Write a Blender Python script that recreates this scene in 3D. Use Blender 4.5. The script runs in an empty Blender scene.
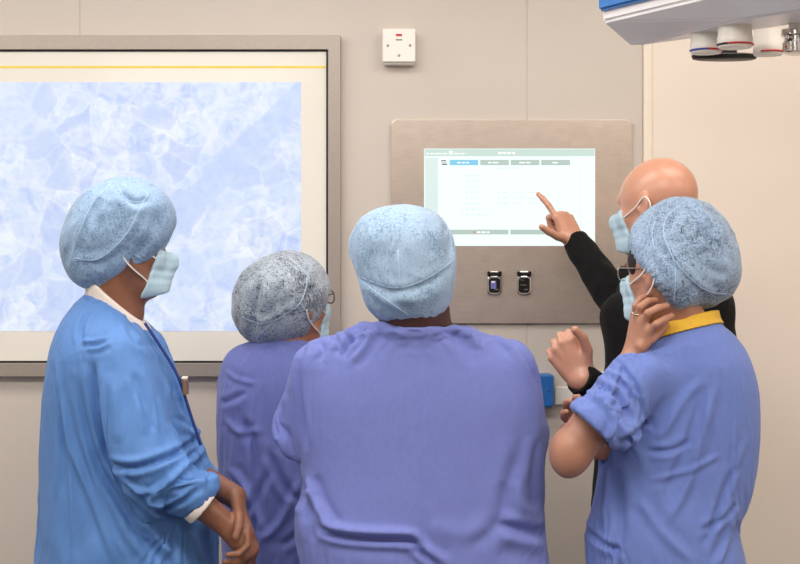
import bpy, bmesh, math, random
import numpy as np
from mathutils import Vector, Matrix, noise
from mathutils.bvhtree import BVHTree

C = bpy.context.scene.collection
FPX = 1500.0                       # focal length in pixels of an 800 px wide frame
CAM = np.array([0.0, 0.0, 1.45])
WALL = 4.45
rng = np.random.default_rng(7)

def P(px, py, d):
    """point of the room seen at (px,py) of the photograph, d metres in front of the camera"""
    return np.array([(px-400)/FPX*d, d, 1.45-(py-282)/FPX*d])
def lin(r, g, b):
    f = lambda c: (c/255)/12.92 if c/255 <= .04045 else ((c/255+.055)/1.055)**2.4
    return (f(r), f(g), f(b), 1.0)

# ------------------------------------------------------------------ materials
def new_mat(name):
    m = bpy.data.materials.new(name); m.use_nodes = True
    nt = m.node_tree
    return m, nt, nt.nodes['Principled BSDF']
def N(nt, t, **kw):
    n = nt.nodes.new(t)
    for k, v in kw.items():
        if k.startswith('i_'): n.inputs[k[2:].replace('_', ' ')].default_value = v
        else: setattr(n, k, v)
    return n
def coords(nt, scale=(1, 1, 1), rot=(0, 0, 0), loc=(0, 0, 0)):
    tc = N(nt, 'ShaderNodeTexCoord'); mp = N(nt, 'ShaderNodeMapping')
    mp.inputs['Scale'].default_value = scale; mp.inputs['Rotation'].default_value = rot; mp.inputs['Location'].default_value = loc
    nt.links.new(tc.outputs['Object'], mp.inputs['Vector'])
    return mp.outputs['Vector']
def ramp(nt, fac, stops):
    r = N(nt, 'ShaderNodeValToRGB'); e = r.color_ramp.elements
    e[0].position, e[0].color = stops[0]; e[1].position, e[1].color = stops[-1]
    for p, c in stops[1:-1]:
        x = e.new(p); x.color = c
    nt.links.new(fac, r.inputs['Fac'])
    return r.outputs['Color']
def mixc(nt, fac, a, b, mode='MIX'):
    m = N(nt, 'ShaderNodeMix', data_type='RGBA', blend_type=mode)
    for s, v in ((m.inputs[0], fac), (m.inputs[6], a), (m.inputs[7], b)):
        if hasattr(v, 'links'): nt.links.new(v, s)
        else: s.default_value = v
    return m.outputs[2]
def bump(nt, bs, height, strength, dist=.002, prev=None):
    b = N(nt, 'ShaderNodeBump'); b.inputs['Strength'].default_value = strength; b.inputs['Distance'].default_value = dist
    nt.links.new(height, b.inputs['Height'])
    if prev: nt.links.new(prev, b.inputs['Normal'])
    nt.links.new(b.outputs['Normal'], bs.inputs['Normal'])
    return b.outputs['Normal']
def plain(name, col, rough=.5, metal=0., var=.04, scale=30., bmp=.0, spec=.5):
    m, nt, bs = new_mat(name)
    nz = N(nt, 'ShaderNodeTexNoise', i_Scale=scale, i_Detail=4.); nt.links.new(coords(nt), nz.inputs['Vector'])
    lo = tuple(c*(1-var) for c in col[:3])+(1,); hi = tuple(min(1, c*(1+var)) for c in col[:3])+(1,)
    nt.links.new(ramp(nt, nz.outputs['Fac'], [(.3, lo), (.7, hi)]), bs.inputs['Base Color'])
    bs.inputs['Roughness'].default_value = rough; bs.inputs['Metallic'].default_value = metal
    bs.inputs['Specular IOR Level'].default_value = spec
    if bmp: bump(nt, bs, nz.outputs['Fac'], bmp)
    return m
def skin(name, col, red, rough=.45, sc=28.):
    m, nt, bs = new_mat(name)
    a = N(nt, 'ShaderNodeTexNoise', i_Scale=sc, i_Detail=5.); nt.links.new(coords(nt), a.inputs['Vector'])
    b = N(nt, 'ShaderNodeTexNoise', i_Scale=420., i_Detail=2.); nt.links.new(coords(nt), b.inputs['Vector'])
    nt.links.new(ramp(nt, a.outputs['Fac'], [(.32, col), (.7, red)]), bs.inputs['Base Color'])
    bs.inputs['Roughness'].default_value = rough
    bs.inputs['Subsurface Weight'].default_value = .12; bs.inputs['Subsurface Radius'].default_value = (.012, .005, .003)
    bs.inputs['Subsurface Scale'].default_value = .6
    bump(nt, bs, b.outputs['Fac'], .12, .001)
    return m
def cloth(name, col, wr=.5, rough=.85, crease_scale=9., sheen=.15, rot=(.3, .2, .5)):
    """woven cotton: fine weave, soft colour mottling, small creases in the relief"""
    m, nt, bs = new_mat(name)
    v = coords(nt)
    a = N(nt, 'ShaderNodeTexNoise', i_Scale=90., i_Detail=5., i_Roughness=.7); nt.links.new(coords(nt, (1, 1, .7)), a.inputs['Vector'])
    lo = tuple(c*.95 for c in col[:3])+(1,); hi = tuple(min(1, c*1.05) for c in col[:3])+(1,)
    nt.links.new(ramp(nt, a.outputs['Fac'], [(.3, lo), (.7, hi)]), bs.inputs['Base Color'])
    bs.inputs['Roughness'].default_value = rough
    bs.inputs['Sheen Weight'].default_value = sheen
    bs.inputs['Specular IOR Level'].default_value = .25
    wv = N(nt, 'ShaderNodeTexNoise', i_Scale=700., i_Detail=1.); nt.links.new(v, wv.inputs['Vector'])
    n1 = bump(nt, bs, wv.outputs['Fac'], .25, .001)
    cr = N(nt, 'ShaderNodeTexNoise', i_Scale=crease_scale, i_Detail=4., i_Roughness=.5, i_Distortion=1.2)
    cr.noise_type = 'RIDGED_MULTIFRACTAL'
    nt.links.new(coords(nt, (1.3, 1, .55), rot), cr.inputs['Vector'])
    bump(nt, bs, cr.outputs[0], wr, .004, n1)
    return m
def nonwoven(name, dark, light, amount=.5, seed=0.):
    """thin spun-bonded cap fabric: pale fibres with the hair showing darker between them"""
    m, nt, bs = new_mat(name)
    outs = []
    for i, (r, sc) in enumerate((((.2, .4, .9), (260, 70, 260)), ((1.1, .3, -.6), (70, 240, 250)), ((-.5, 1.0, .2), (220, 230, 70)))):
        t = N(nt, 'ShaderNodeTexNoise', i_Scale=1., i_Detail=2.5, i_Roughness=.6, i_Distortion=.7)
        nt.links.new(coords(nt, sc, r, (seed+i, seed, 0)), t.inputs['Vector']); outs.append(t.outputs['Fac'])
    mx = N(nt, 'ShaderNodeMath', operation='MAXIMUM'); nt.links.new(outs[0], mx.inputs[0]); nt.links.new(outs[1], mx.inputs[1])
    m3 = N(nt, 'ShaderNodeMath', operation='MAXIMUM'); nt.links.new(mx.outputs[0], m3.inputs[0]); nt.links.new(outs[2], m3.inputs[1])
    big = N(nt, 'ShaderNodeTexNoise', i_Scale=11., i_Detail=2.); nt.links.new(coords(nt, loc=(seed, 1, 2)), big.inputs['Vector'])
    ad = N(nt, 'ShaderNodeMath', operation='MULTIPLY_ADD'); nt.links.new(big.outputs['Fac'], ad.inputs[0]); ad.inputs[1].default_value = .30
    nt.links.new(m3.outputs[0], ad.inputs[2])
    c = ramp(nt, ad.outputs[0], [(.66+amount*.1, light), (.84+amount*.1, dark)])
    nt.links.new(c, bs.inputs['Base Color'])
    bs.inputs['Roughness'].default_value = .6; bs.inputs['Sheen Weight'].default_value = .2
    bs.inputs['Specular IOR Level'].default_value = .35
    cr = N(nt, 'ShaderNodeTexNoise', i_Scale=22., i_Detail=4., i_Distortion=1.); cr.noise_type = 'RIDGED_MULTIFRACTAL'
    nt.links.new(coords(nt, (1, 1, .6), (.4, .2, seed)), cr.inputs['Vector'])
    n1 = bump(nt, bs, cr.outputs[0], .35, .003)
    bump(nt, bs, ad.outputs[0], .2, .002, n1)
    return m
def emit(name, col, s=1.0):
    m, nt, bs = new_mat(name)
    bs.inputs['Base Color'].default_value = (.02, .02, .02, 1); bs.inputs['Roughness'].default_value = .35
    bs.inputs['Emission Color'].default_value = col; bs.inputs['Emission Strength'].default_value = s
    return m

# ------------------------------------------------------------------ objects
def link(name, verts, faces, mat, parent=None, smooth=True):
    me = bpy.data.meshes.new(name)
    verts = np.asarray(verts, dtype=np.float32)
    off = np.array(parent.matrix_world.translation) if parent is not None and False else None
    me.from_pydata([tuple(map(float, v)) for v in verts], [], [tuple(map(int, f)) for f in faces]) if not isinstance(faces, np.ndarray) else fast(me, verts, faces)
    if smooth: me.polygons.foreach_set('use_smooth', np.ones(len(me.polygons), dtype=bool))
    me.materials.append(mat); me.update()
    o = bpy.data.objects.new(name, me); C.objects.link(o)
    if parent is not None:
        o.parent = parent
    return o
def fast(me, v, f):
    me.vertices.add(len(v)); me.vertices.foreach_set('co', v.ravel())
    k = f.shape[1]
    me.loops.add(f.size); me.loops.foreach_set('vertex_index', f.ravel().astype(np.int32))
    me.polygons.add(len(f)); me.polygons.foreach_set('loop_start', np.arange(0, f.size, k, dtype=np.int32))
    me.update(calc_edges=True); me.validate()
def thing(name, label, cat, loc, group=None):
    o = bpy.data.objects.new(name, None); C.objects.link(o)
    o.empty_display_size = .1
    o.location = [float(x) for x in loc]; o['label'] = label; o['category'] = cat
    if group: o['group'] = group
    return o
def base(o):
    p = o
    t = np.zeros(3)
    while p is not None:
        t += np.array(p.location); p = p.parent
    return t
def part(name, verts, faces, mat, parent, smooth=True):
    return link(name, np.asarray(verts)-base(parent), faces, mat, parent, smooth)
def bm_part(name, bm, mat, parent, smooth=False):
    bm.normal_update()
    v = np.array([x.co[:] for x in bm.verts]); bm.verts.index_update()
    f = [[q.index for q in p.verts] for p in bm.faces]
    bm.free()
    o = part(name, v, f, mat, parent, smooth) if parent is not None else link(name, v, f, mat, None, smooth)
    return o
def autosmooth(o, ang=40):
    me = o.data
    me.polygons.foreach_set('use_smooth', np.ones(len(me.polygons), dtype=bool))
    me.set_sharp_from_angle(angle=math.radians(ang))
    return o
def struct(o):
    o['kind'] = 'structure'; return o
def bm_box(x0, x1, y0, y1, z0, z1, bev=0., seg=2, bm=None):
    b = bmesh.new()
    bmesh.ops.create_cube(b, size=1)
    for v in b.verts:
        v.co = Vector(((x0+x1)/2+v.co.x*(x1-x0), (y0+y1)/2+v.co.y*(y1-y0), (z0+z1)/2+v.co.z*(z1-z0)))
    if bev: bmesh.ops.bevel(b, geom=b.edges[:], offset=bev, segments=seg, affect='EDGES', profile=.5)
    return merge(bm, b)
def merge(bm, b):
    if bm is None: return b
    me = bpy.data.meshes.new('tmp'); b.to_mesh(me); b.free(); bm.from_mesh(me); bpy.data.meshes.remove(me)
    return bm
def rrect(w, h, r, n=6):
    pts = []
    for cx, cz, a0 in ((w/2-r, h/2-r, 0), (-w/2+r, h/2-r, 90), (-w/2+r, -h/2+r, 180), (w/2-r, -h/2+r, 270)):
        for i in range(n+1):
            a = math.radians(a0+90*i/n); pts.append((cx+r*math.cos(a), cz+r*math.sin(a)))
    return pts
def bm_plate(cx, cz, w, h, r, y0, y1, bev=0., n=6, bm=None):
    """rounded rectangular plate facing -Y"""
    b = bmesh.new()
    vs = [b.verts.new((cx+x, y0, cz+z)) for x, z in rrect(w, h, r, n)]
    f = b.faces.new(vs)
    ex = bmesh.ops.extrude_face_region(b, geom=[f])
    for v in ex['geom']:
        if isinstance(v, bmesh.types.BMVert): v.co.y = y1
    bmesh.ops.recalc_face_normals(b, faces=b.faces[:])
    if bev:
        ed = [e for e in b.edges if all(abs(v.co.y-y0) < 1e-6 for v in e.verts)]
        bmesh.ops.bevel(b, geom=ed, offset=bev, segments=2, affect='EDGES', profile=.5)
    return merge(bm, b)
def bm_lathe(profile, origin, axis='Z', n=32, bm=None):
    b = bmesh.new(); rings = []
    for r, h in profile:
        ring = []
        for i in range(n):
            a = 2*math.pi*i/n
            p = (r*math.cos(a), r*math.sin(a), h) if axis == 'Z' else (r*math.cos(a), h, r*math.sin(a))
            ring.append(b.verts.new((origin[0]+p[0], origin[1]+p[1], origin[2]+p[2])))
        rings.append(ring)
    for k in range(len(rings)-1):
        for i in range(n):
            b.faces.new((rings[k][i], rings[k][(i+1) % n], rings[k+1][(i+1) % n], rings[k+1][i]))
    b.faces.new(rings[0]); b.faces.new(rings[-1])
    bmesh.ops.recalc_face_normals(b, faces=b.faces[:])
    return merge(bm, b)
def spline(pts, n=8, closed=False):
    pts = [np.asarray(p, float) for p in pts]
    if len(pts) < 3 and not closed:
        return [pts[0]+(pts[1]-pts[0])*t for t in np.linspace(0, 1, n+1)]
    out = []; m = len(pts)
    for i in range(m if closed else m-1):
        g = lambda j: pts[j % m] if closed else pts[min(max(j, 0), m-1)]
        p0, p1, p2, p3 = g(i-1), g(i), g(i+1), g(i+2)
        for t in np.arange(n)/n:
            out.append(.5*((2*p1)+(-p0+p2)*t+(2*p0-5*p1+4*p2-p3)*t*t+(-p0+3*p1-3*p2+p3)*t**3))
    if not closed: out.append(pts[-1])
    return out
def tube_geo(path, r, n=8, closed=False, flat=None):
    path = np.array(path); m = len(path)
    rr = r if hasattr(r, '__len__') else [r]*m
    T = np.roll(path, -1, 0)-np.roll(path, 1, 0) if closed else np.gradient(path, axis=0)
    T /= np.linalg.norm(T, axis=1)[:, None]+1e-12
    up = np.array([0, 0, 1.]) if abs(T[0][2]) < .9 else np.array([1., 0, 0])
    V = []; F = []
    u = np.cross(T[0], up); u /= np.linalg.norm(u)
    for i in range(m):
        u = u-T[i]*np.dot(u, T[i]); u /= np.linalg.norm(u)+1e-12
        w = np.cross(T[i], u)
        for k in range(n):
            a = 2*math.pi*k/n
            V.append(path[i]+rr[i]*(math.cos(a)*u+math.sin(a)*w))
    for i in range(m if closed else m-1):
        j = (i+1) % m
        for k in range(n):
            F.append((i*n+k, i*n+(k+1) % n, j*n+(k+1) % n, j*n+k))
    if not closed:
        F.append(tuple(range(n))[::-1]); F.append(tuple((m-1)*n+k for k in range(n)))
    return V, F
def tubes(name, list_of, mat, parent):
    V, F = [], []
    for path, r, closed in list_of:
        v, f = tube_geo(path, r, 8, closed); o = len(V)
        V += list(v); F += [tuple(i+o for i in q) for q in f]
    return part(name, V, F, mat, parent)

# ------------------------------------------------------------------ implicit surfaces
def cap_(a, b, ra, rb, k=.015): return ['c', np.asarray(a, float), np.asarray(b, float), ra, rb, k]
def ell_(c, rad, k=.015, R=None): return ['e', np.asarray(c, float), np.asarray(rad, float), np.eye(3) if R is None else R, k]
def cut_(p): return ['-'] + [p]
def pln_(pt, nrm, k=.004):
    n = np.asarray(nrm, float); return ['p', np.asarray(pt, float), n/np.linalg.norm(n), k]
def loft_(rows, d, k=.03, grow=0., ztop=None, n=2.3, kk=.02):
    """rows: (py, xl, xr, half depth, depth offset) -> stack of oval slices d metres from the camera"""
    z = []; cx = []; cy = []; a = []; b = []
    for py, xl, xr, hb, oy in rows:
        z.append(1.45-(py-282)/FPX*d); cx.append(((xl+xr)/2-400)/FPX*d); a.append((xr-xl)/2/FPX*d+grow); b.append(hb+grow); cy.append(d+oy)
    o = np.argsort(z); z = np.array(z)[o]
    zz = np.arange(z[0], z[-1]+.002, .002)
    g = np.exp(-np.linspace(-2, 2, 9)**2); g /= g.sum()
    tab = []
    for q in (cx, cy, a, b):
        t = np.interp(zz, z, np.array(q)[o]); t = np.convolve(np.pad(t, 4, mode='edge'), g, 'valid'); tab.append(t)
    sl = np.abs(np.gradient(tab[2], zz))+np.abs(np.gradient(tab[0], zz))*.5
    return ['l', zz, tab, sl, k, n, kk]
def bounds(p):
    if p[0] == 'c':
        r = max(p[3], p[4]); return np.minimum(p[1], p[2])-r, np.maximum(p[1], p[2])+r
    if p[0] == 'e':
        r = p[2].max(); return p[1]-r, p[1]+r
    if p[0] == 'l':
        zz, (cx, cy, a, b) = p[1], p[2]
        return np.array([(cx-a).min(), (cy-b).min(), zz[0]]), np.array([(cx+a).max(), (cy+b).max(), zz[-1]])
    if p[0] == '-': return bounds(p[1])
    if p[0] == 'g':
        q = [bounds(x) for x in p[1] if x[0] not in '-p']; return np.min([x[0] for x in q], 0), np.max([x[1] for x in q], 0)
    return np.full(3, -1e9), np.full(3, 1e9)
def dist(p, X):
    if p[0] == 'c':
        a, b = p[1], p[2]; ba = b-a; L = max(ba@ba, 1e-12)
        t = np.clip(((X-a)@ba)/L, 0, 1)
        return np.linalg.norm(X-a-t[..., None]*ba, axis=-1)-(p[3]+(p[4]-p[3])*t)
    if p[0] == 'e':
        q = (X-p[1])@p[3]
        k0 = np.linalg.norm(q/p[2], axis=-1); k1 = np.linalg.norm(q/p[2]**2, axis=-1)+1e-9
        return np.where(k0 < .2, -p[2].min()*.8, k0*(k0-1)/k1)
    if p[0] == 'p': return (X-p[1])@p[2]
    if p[0] == 'g':
        d = np.full(X.shape[:-1], .3)
        for q in p[1]: d = combine(d, q, X)
        return d
    zz, (cx, cy, a, b), sl, k, n, kk = p[1], p[2], p[3], p[4], p[5], p[6]
    z = X[..., 2]
    f = lambda t: np.interp(z, zz, t)
    u = X[..., 0]-f(cx); v = X[..., 1]-f(cy); A = f(a); B = f(b); S = f(sl)
    k0 = (np.abs(u/A)**n+np.abs(v/B)**n)**(1/n)+1e-6; r = np.sqrt(u*u+v*v)
    d = np.where(k0 < .3, -np.minimum(A, B)*.6, r*(1-1/k0))/np.sqrt(1+S*S)
    return smax(d, np.maximum(z-zz[-1], zz[0]-z), kk)
def smin(a, b, k):
    h = np.clip(.5+.5*(b-a)/k, 0, 1); return b*(1-h)+a*h-k*h*(1-h)
def smax(a, b, k): return -smin(-a, -b, k)
def combine(d, p, X):
    if p[0] == '-':
        q = p[1]; return smax(d, -dist(q, X), q[-1] if q[0] in 'cep' else .005)
    if p[0] == 'p': return smax(d, dist(p, X), p[3])
    k = p[5] if p[0] == 'c' else p[2] if p[0] == 'g' else p[4]
    return smin(d, dist(p, X), k)
def implicit(prims, h=.004, smooth=1, extra=0.):
    add = [bounds(p) for p in prims if p[0] not in '-p']
    lo = np.min([b[0] for b in add], 0)-.03; hi = np.max([b[1] for b in add], 0)+.03
    B = 8; nb = np.ceil((hi-lo)/(h*B)).astype(int); S = h*B
    ax = [lo[i]+(np.arange(nb[i])+.5)*S-h/2 for i in range(3)]
    ctr = np.stack(np.meshgrid(*ax, indexing='ij'), -1)
    D = np.full(ctr.shape[:3], .5)
    for p in prims: D = combine(D, p, ctr)
    D -= extra
    act = np.argwhere(np.abs(D) < S*.87+.03)
    G = np.repeat(np.repeat(np.repeat(np.where(D > 0, .05, -.05).astype(np.float32), B, 0), B, 1), B, 2)
    loc = np.stack(np.meshgrid(*[np.arange(B)]*3, indexing='ij'), -1).reshape(-1, 3)
    bc = lo+(act+.5)*S-h/2
    d = np.full((len(act), B**3), .3)
    X0 = lo+(act[:, None, :]*B+loc[None])*h
    for p in prims:
        a, b = bounds(p); m = S/2+.07
        idx = np.where(np.all((bc > a-m) & (bc < b+m), axis=1))[0]
        if len(idx): d[idx] = combine(d[idx], p, X0[idx])
    d -= extra
    gi = act[:, None, :]*B+loc[None]
    G[gi[..., 0], gi[..., 1], gi[..., 2]] = d
    ins = G < 0
    s = ins[:-1].astype(np.int8)+ins[1:]; s = s[:, :-1]+s[:, 1:]; s = s[:, :, :-1]+s[:, :, 1:]
    cells = np.argwhere((s > 0) & (s < 8))
    idm = np.full(s.shape, -1, np.int32); idm[cells[:, 0], cells[:, 1], cells[:, 2]] = np.arange(len(cells))
    acc = np.zeros((len(cells), 3)); cnt = np.zeros(len(cells))
    cor = [(i, j, k) for i in (0, 1) for j in (0, 1) for k in (0, 1)]
    val = {c: G[cells[:, 0]+c[0], cells[:, 1]+c[1], cells[:, 2]+c[2]] for c in cor}
    for c in cor:
        for x in range(3):
            if c[x] == 0:
                e = list(c); e[x] = 1; e = tuple(e)
                v0, v1 = val[c], val[e]; m = (v0 < 0) != (v1 < 0)
                t = np.where(m, v0/(v0-v1+1e-20), 0)
                pt = np.array(c, float)[None].repeat(len(cells), 0); pt[:, x] = t
                acc += pt*m[:, None]; cnt += m
    V = lo+(cells+acc/cnt[:, None])*h
    F = []
    for x in range(3):
        y, z = (x+1) % 3, (x+2) % 3
        sl0 = [slice(None)]*3; sl1 = [slice(None)]*3; sl0[x] = slice(0, -1); sl1[x] = slice(1, None)
        a, b = ins[tuple(sl0)], ins[tuple(sl1)]
        e = np.argwhere(a != b)
        e = e[(e[:, y] > 0) & (e[:, z] > 0) & (e[:, y] < s.shape[y]) & (e[:, z] < s.shape[z])]
        def cid(dy, dz):
            q = e.copy(); q[:, y] -= dy; q[:, z] -= dz; return idm[q[:, 0], q[:, 1], q[:, 2]]
        q = np.stack([cid(1, 1), cid(0, 1), cid(0, 0), cid(1, 0)], 1)
        fl = ~a[e[:, 0], e[:, 1], e[:, 2]]
        q[fl] = q[fl][:, ::-1]
        F.append(q)
    F = np.concatenate(F); F = F[(F >= 0).all(1)]
    for _ in range(smooth): V = relax(V, F, .5)
    return V, F
def relax(V, F, w):
    n = len(V); acc = np.zeros((n, 3)); cnt = np.zeros(n)
    for i in range(4):
        a, b = F[:, i], F[:, (i+1) % 4]
        for u, v in ((a, b), (b, a)):
            for x in range(3): acc[:, x] += np.bincount(u, V[v, x], n)
            cnt += np.bincount(u, minlength=n)
    return V*(1-w)+w*acc/np.maximum(cnt, 1)[:, None]
def normals(V, F):
    fn = np.cross(V[F[:, 2]]-V[F[:, 0]], V[F[:, 3]]-V[F[:, 1]])
    n = np.zeros_like(V)
    for i in range(4):
        for x in range(3): n[:, x] += np.bincount(F[:, i], fn[:, x], len(V))
    return n/(np.linalg.norm(n, axis=1)[:, None]+1e-12)
def islands_largest(V, F):
    """keep the biggest connected surface"""
    n = len(V); lab = np.arange(n)
    while True:
        m = lab[F].min(1); new = lab.copy()
        for i in range(4): np.minimum.at(new, F[:, i], m)
        new = new[new]
        if (new == lab).all(): break
        lab = new
    u, c = np.unique(lab[F[:, 0]], return_counts=True)
    keep = lab == u[c.argmax()]
    idx = np.cumsum(keep)-1
    return V[keep], idx[F[keep[F[:, 0]]]]
def seg_dist(x, z, poly):
    best = np.full(len(x), 9.); sgn = np.zeros(len(x)); tt = np.zeros(len(x)); m = len(poly)-1
    for i in range(m):
        a, b = poly[i], poly[i+1]; dx, dz = b[0]-a[0], b[1]-a[1]; L = dx*dx+dz*dz+1e-12
        t = np.clip(((x-a[0])*dx+(z-a[1])*dz)/L, 0, 1)
        ex, ez = x-a[0]-t*dx, z-a[1]-t*dz; d = np.sqrt(ex*ex+ez*ez)
        q = d < best; best[q] = d[q]; sgn[q] = np.sign(dx*ez-dz*ex)[q]; tt[q] = ((i+t)/m)[q]
    return best, sgn, tt
def folds(V, F, strokes, d):
    """push cloth in and out along creases drawn on the side of the garment that faces the room"""
    Nn = normals(V, F); disp = np.zeros(len(V))
    w = np.clip((.25-Nn[:, 1])/.5, 0, 1)
    for st in strokes:
        pts, wid, amt = st[0], st[1], st[2]; kind = st[3] if len(st) > 3 else 'g'; dd = st[4] if len(st) > 4 else d
        pl = [(p[0], p[2]) for p in spline([P(x, y, dd) for x, y in pts], 6)]
        W = wid/FPX*dd
        bd, sg, t = seg_dist(V[:, 0], V[:, 2], pl)
        end = np.clip(np.minimum(t, 1-t)*5+.12, 0, 1)
        if kind == 'g': h = np.exp(-(bd/W)**2)
        elif kind == 'm': h = np.exp(-(bd/W)**2)-.55*np.exp(-((bd-2*W)/(1.3*W))**2)         # crease with rolls beside it
        else: h = sg*(bd/W)*np.exp(.5-.5*(bd/W)**2)                                         # step: one side over the other
        disp += amt/1000*h*end*w
    return V+Nn*disp[:, None]
def crumple(V, F, amp, sc, stretch=(1, 1, .5), seed=0., ridged=False):
    Nn = normals(V, F); s = np.array(stretch)*sc
    q = V*s+seed
    f = (lambda p: noise.noise(p)) if not ridged else (lambda p: 1-2*abs(noise.noise(p)))
    h = np.array([f(Vector(p)+.6*Vector(noise.noise_vector(Vector(p)*.7))) for p in q])
    return V+Nn*(amp*h)[:, None]

# ------------------------------------------------------------------ anatomy
def rotz_frame(az, pitch=0., roll=0.):
    """columns right, forward, up for someone facing az degrees (0 = +X, 90 = away from the camera)"""
    a, p, r = math.radians(az), math.radians(pitch), math.radians(roll)
    f0 = np.array([math.cos(a), math.sin(a), 0]); r0 = np.array([math.sin(a), -math.cos(a), 0]); u0 = np.array([0, 0, 1.])
    f = f0*math.cos(p)+u0*math.sin(p); u = u0*math.cos(p)-f0*math.sin(p)
    rr = r0*math.cos(r)+u*math.sin(r); uu = u*math.cos(r)-r0*math.sin(r)
    return np.stack([rr, f, uu], 1)
class Head:
    def __init__(s, c, az, pitch=0, roll=0, scale=1.):
        s.c = np.asarray(c, float); s.M = rotz_frame(az, pitch, roll); s.s = scale
    def w(s, *p): return s.c+s.M@(np.array(p, float)*s.s)
    def E(s, c, r, k=.015): return ell_(s.w(*c), np.array(r)*s.s, k*s.s, s.M)
    def K(s, a, b, ra, rb, k=.015): return cap_(s.w(*a), s.w(*b), ra*s.s, rb*s.s, k*s.s)
    def prims(s, ears=True):
        L = [s.E((0, -.012, .030), (.077, .098, .090)), s.E((0, .020, .012), (.070, .072, .075), .03),
             s.E((0, .030, -.050), (.056, .056, .066), .035), s.K((-.03, .058, -.098), (.03, .058, -.098), .020, .020, .03),
             s.E((0, .076, -.103), (.019, .016, .015), .022)]
        for x in (-1, 1):
            L += [s.E((x*.046, .058, -.030), (.022, .022, .018), .025), s.K((x*.062, -.005, -.045), (x*.045, .045, -.092), .014, .014, .03)]
        L += [s.K((-.036, .080, .020), (.036, .080, .020), .011, .011, .02)]
        for x in (-1, 1): L.append(cut_(s.E((x*.032, .100, -.002), (.020, .020, .013), .014)))
        L += [s.K((0, .088, .006), (0, .112, -.030), .0075, .0115, .013)]
        for x in (-1, 1): L.append(s.E((x*.012, .101, -.034), (.009, .011, .008), .008))
        L += [s.E((0, .091, -.061), (.023, .012, .0055), .006), s.E((0, .089, -.071), (.020, .012, .006), .006)]
        L.append(cut_(s.K((-.018, .103, -.0655), (.018, .103, -.0655), .0022, .0022, .002)))
        if ears:
            for x in (-1, 1):
                e = Matrix.Rotation(x*.45, 3, 'Z'); R = s.M@np.array(e)@np.array(Matrix.Rotation(.2, 3, 'X'))
                L.append(ell_(s.w(x*.082, -.012, -.006), np.array((.0075, .021, .033))*s.s, .008, R))
                L.append(cut_(ell_(s.w(x*.0905, -.008, -.002), np.array((.006, .012, .019))*s.s, .005, R)))
                L.append(ell_(s.w(x*.080, .004, -.010), np.array((.006, .006, .008))*s.s, .005, R))
        return L
    def extras(s, person, iris):
        for x in (-1, 1):
            V, F = ball(s.w(x*.032, .0735, -.001), .0122*s.s)
            e = part('eye', V, F, M['eye_white'], person)
            V, F = ball(s.w(x*.032, .0795, -.001), .0068*s.s); part('iris', V, F, iris, e)
        return
def ball(c, r, n=14):
    V = []; F = []
    r = np.array(r) if hasattr(r, '__len__') else np.array([r, r, r])
    for i in range(n+1):
        th = math.pi*i/n
        for j in range(2*n):
            ph = math.pi*j/n
            V.append(np.asarray(c)+r*np.array([math.sin(th)*math.cos(ph), math.sin(th)*math.sin(ph), math.cos(th)]))
    for i in range(n):
        for j in range(2*n):
            a, b = i*2*n+j, i*2*n+(j+1) % (2*n); F.append((a, a+2*n, b+2*n, b))
    return V, F
FL = [(.043, .026, .021), (.047, .030, .022), (.043, .028, .021), (.034, .021, .019)]
FB = [(.027, .088, 0), (.009, .093, .003), (-.010, .088, .002), (-.028, .078, -.003)]
FR = [.0095, .0098, .0092, .0080]
def hand(wrist, fdir, ndir, side, curls, spread=(8, 1, -4, -10), thumb=None, s=1.0, forearm=.026):
    """prims of a hand: palm, thumb and four fingers; side +1 right hand, -1 left; ndir = the way the palm looks"""
    Fd = np.asarray(fdir, float); Fd = Fd/np.linalg.norm(Fd)
    Nd = np.asarray(ndir, float); Nd = Nd-Fd*(Nd@Fd); Nd /= np.linalg.norm(Nd)
    Xd = np.cross(Fd, Nd)*side
    W = lambda x, y, z: np.asarray(wrist)+s*(x*Xd+y*Fd-z*Nd)
    L = [ell_(W(0, .006, 0), np.array((.027, .022, .019))*s, .02, np.stack([Xd, Fd, -Nd], 1))]
    wx = (.016, .006, -.005, -.015)
    for i in range(4):
        L.append(cap_(W(wx[i], .012, -.001), W(*FB[i]), .0145*s, .0112*s, .012))
    L.append(ell_(W(.019, .040, -.010), np.array((.017, .030, .014))*s, .015, np.stack([Xd, Fd, -Nd], 1)))
    L.append(ell_(W(-.020, .040, -.008), np.array((.012, .030, .013))*s, .015, np.stack([Xd, Fd, -Nd], 1)))
    for i in range(4):
        p = W(*FB[i]); a = math.radians(spread[i]); c = 0
        f = Fd*math.cos(a)+Xd*math.sin(a)
        r = FR[i]*s
        for j in range(3):
            c += math.radians(curls[i][j])
            q = p+FL[i][j]*s*(f*math.cos(c)+Nd*math.sin(c))
            r2 = r*(.95 if j < 2 else .82)
            L.append(cap_(p, q, r, r2, .006 if j == 0 else .003)); r = r2; p = q
    th = thumb or [(.75, .62, -.25), (.45, .88, -.2), (.35, .92, -.15)]
    p = W(.020, .018, -.006); r = .0135*s
    for j, (v, l) in enumerate(zip(th, (.042, .034, .027))):
        v = np.array(v); v = v/np.linalg.norm(v)
        q = p+l*s*(v[0]*Xd+v[1]*Fd-v[2]*Nd)
        r2 = (.0115, .0105, .0085)[j]*s
        L.append(cap_(p, q, r, r2, .010 if j == 0 else .003)); p = q; r = r2
    return L
def arm(sh, el, wr, r=(.050, .040, .041, .026)):
    sh, el, wr = map(np.asarray, (sh, el, wr))
    m = el+(wr-el)*.28
    return [cap_(sh, el, r[0], r[1], .03), cap_(el, m, r[2]*.96, r[2], .02), cap_(m, wr, r[2], r[3], .015)]
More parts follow.
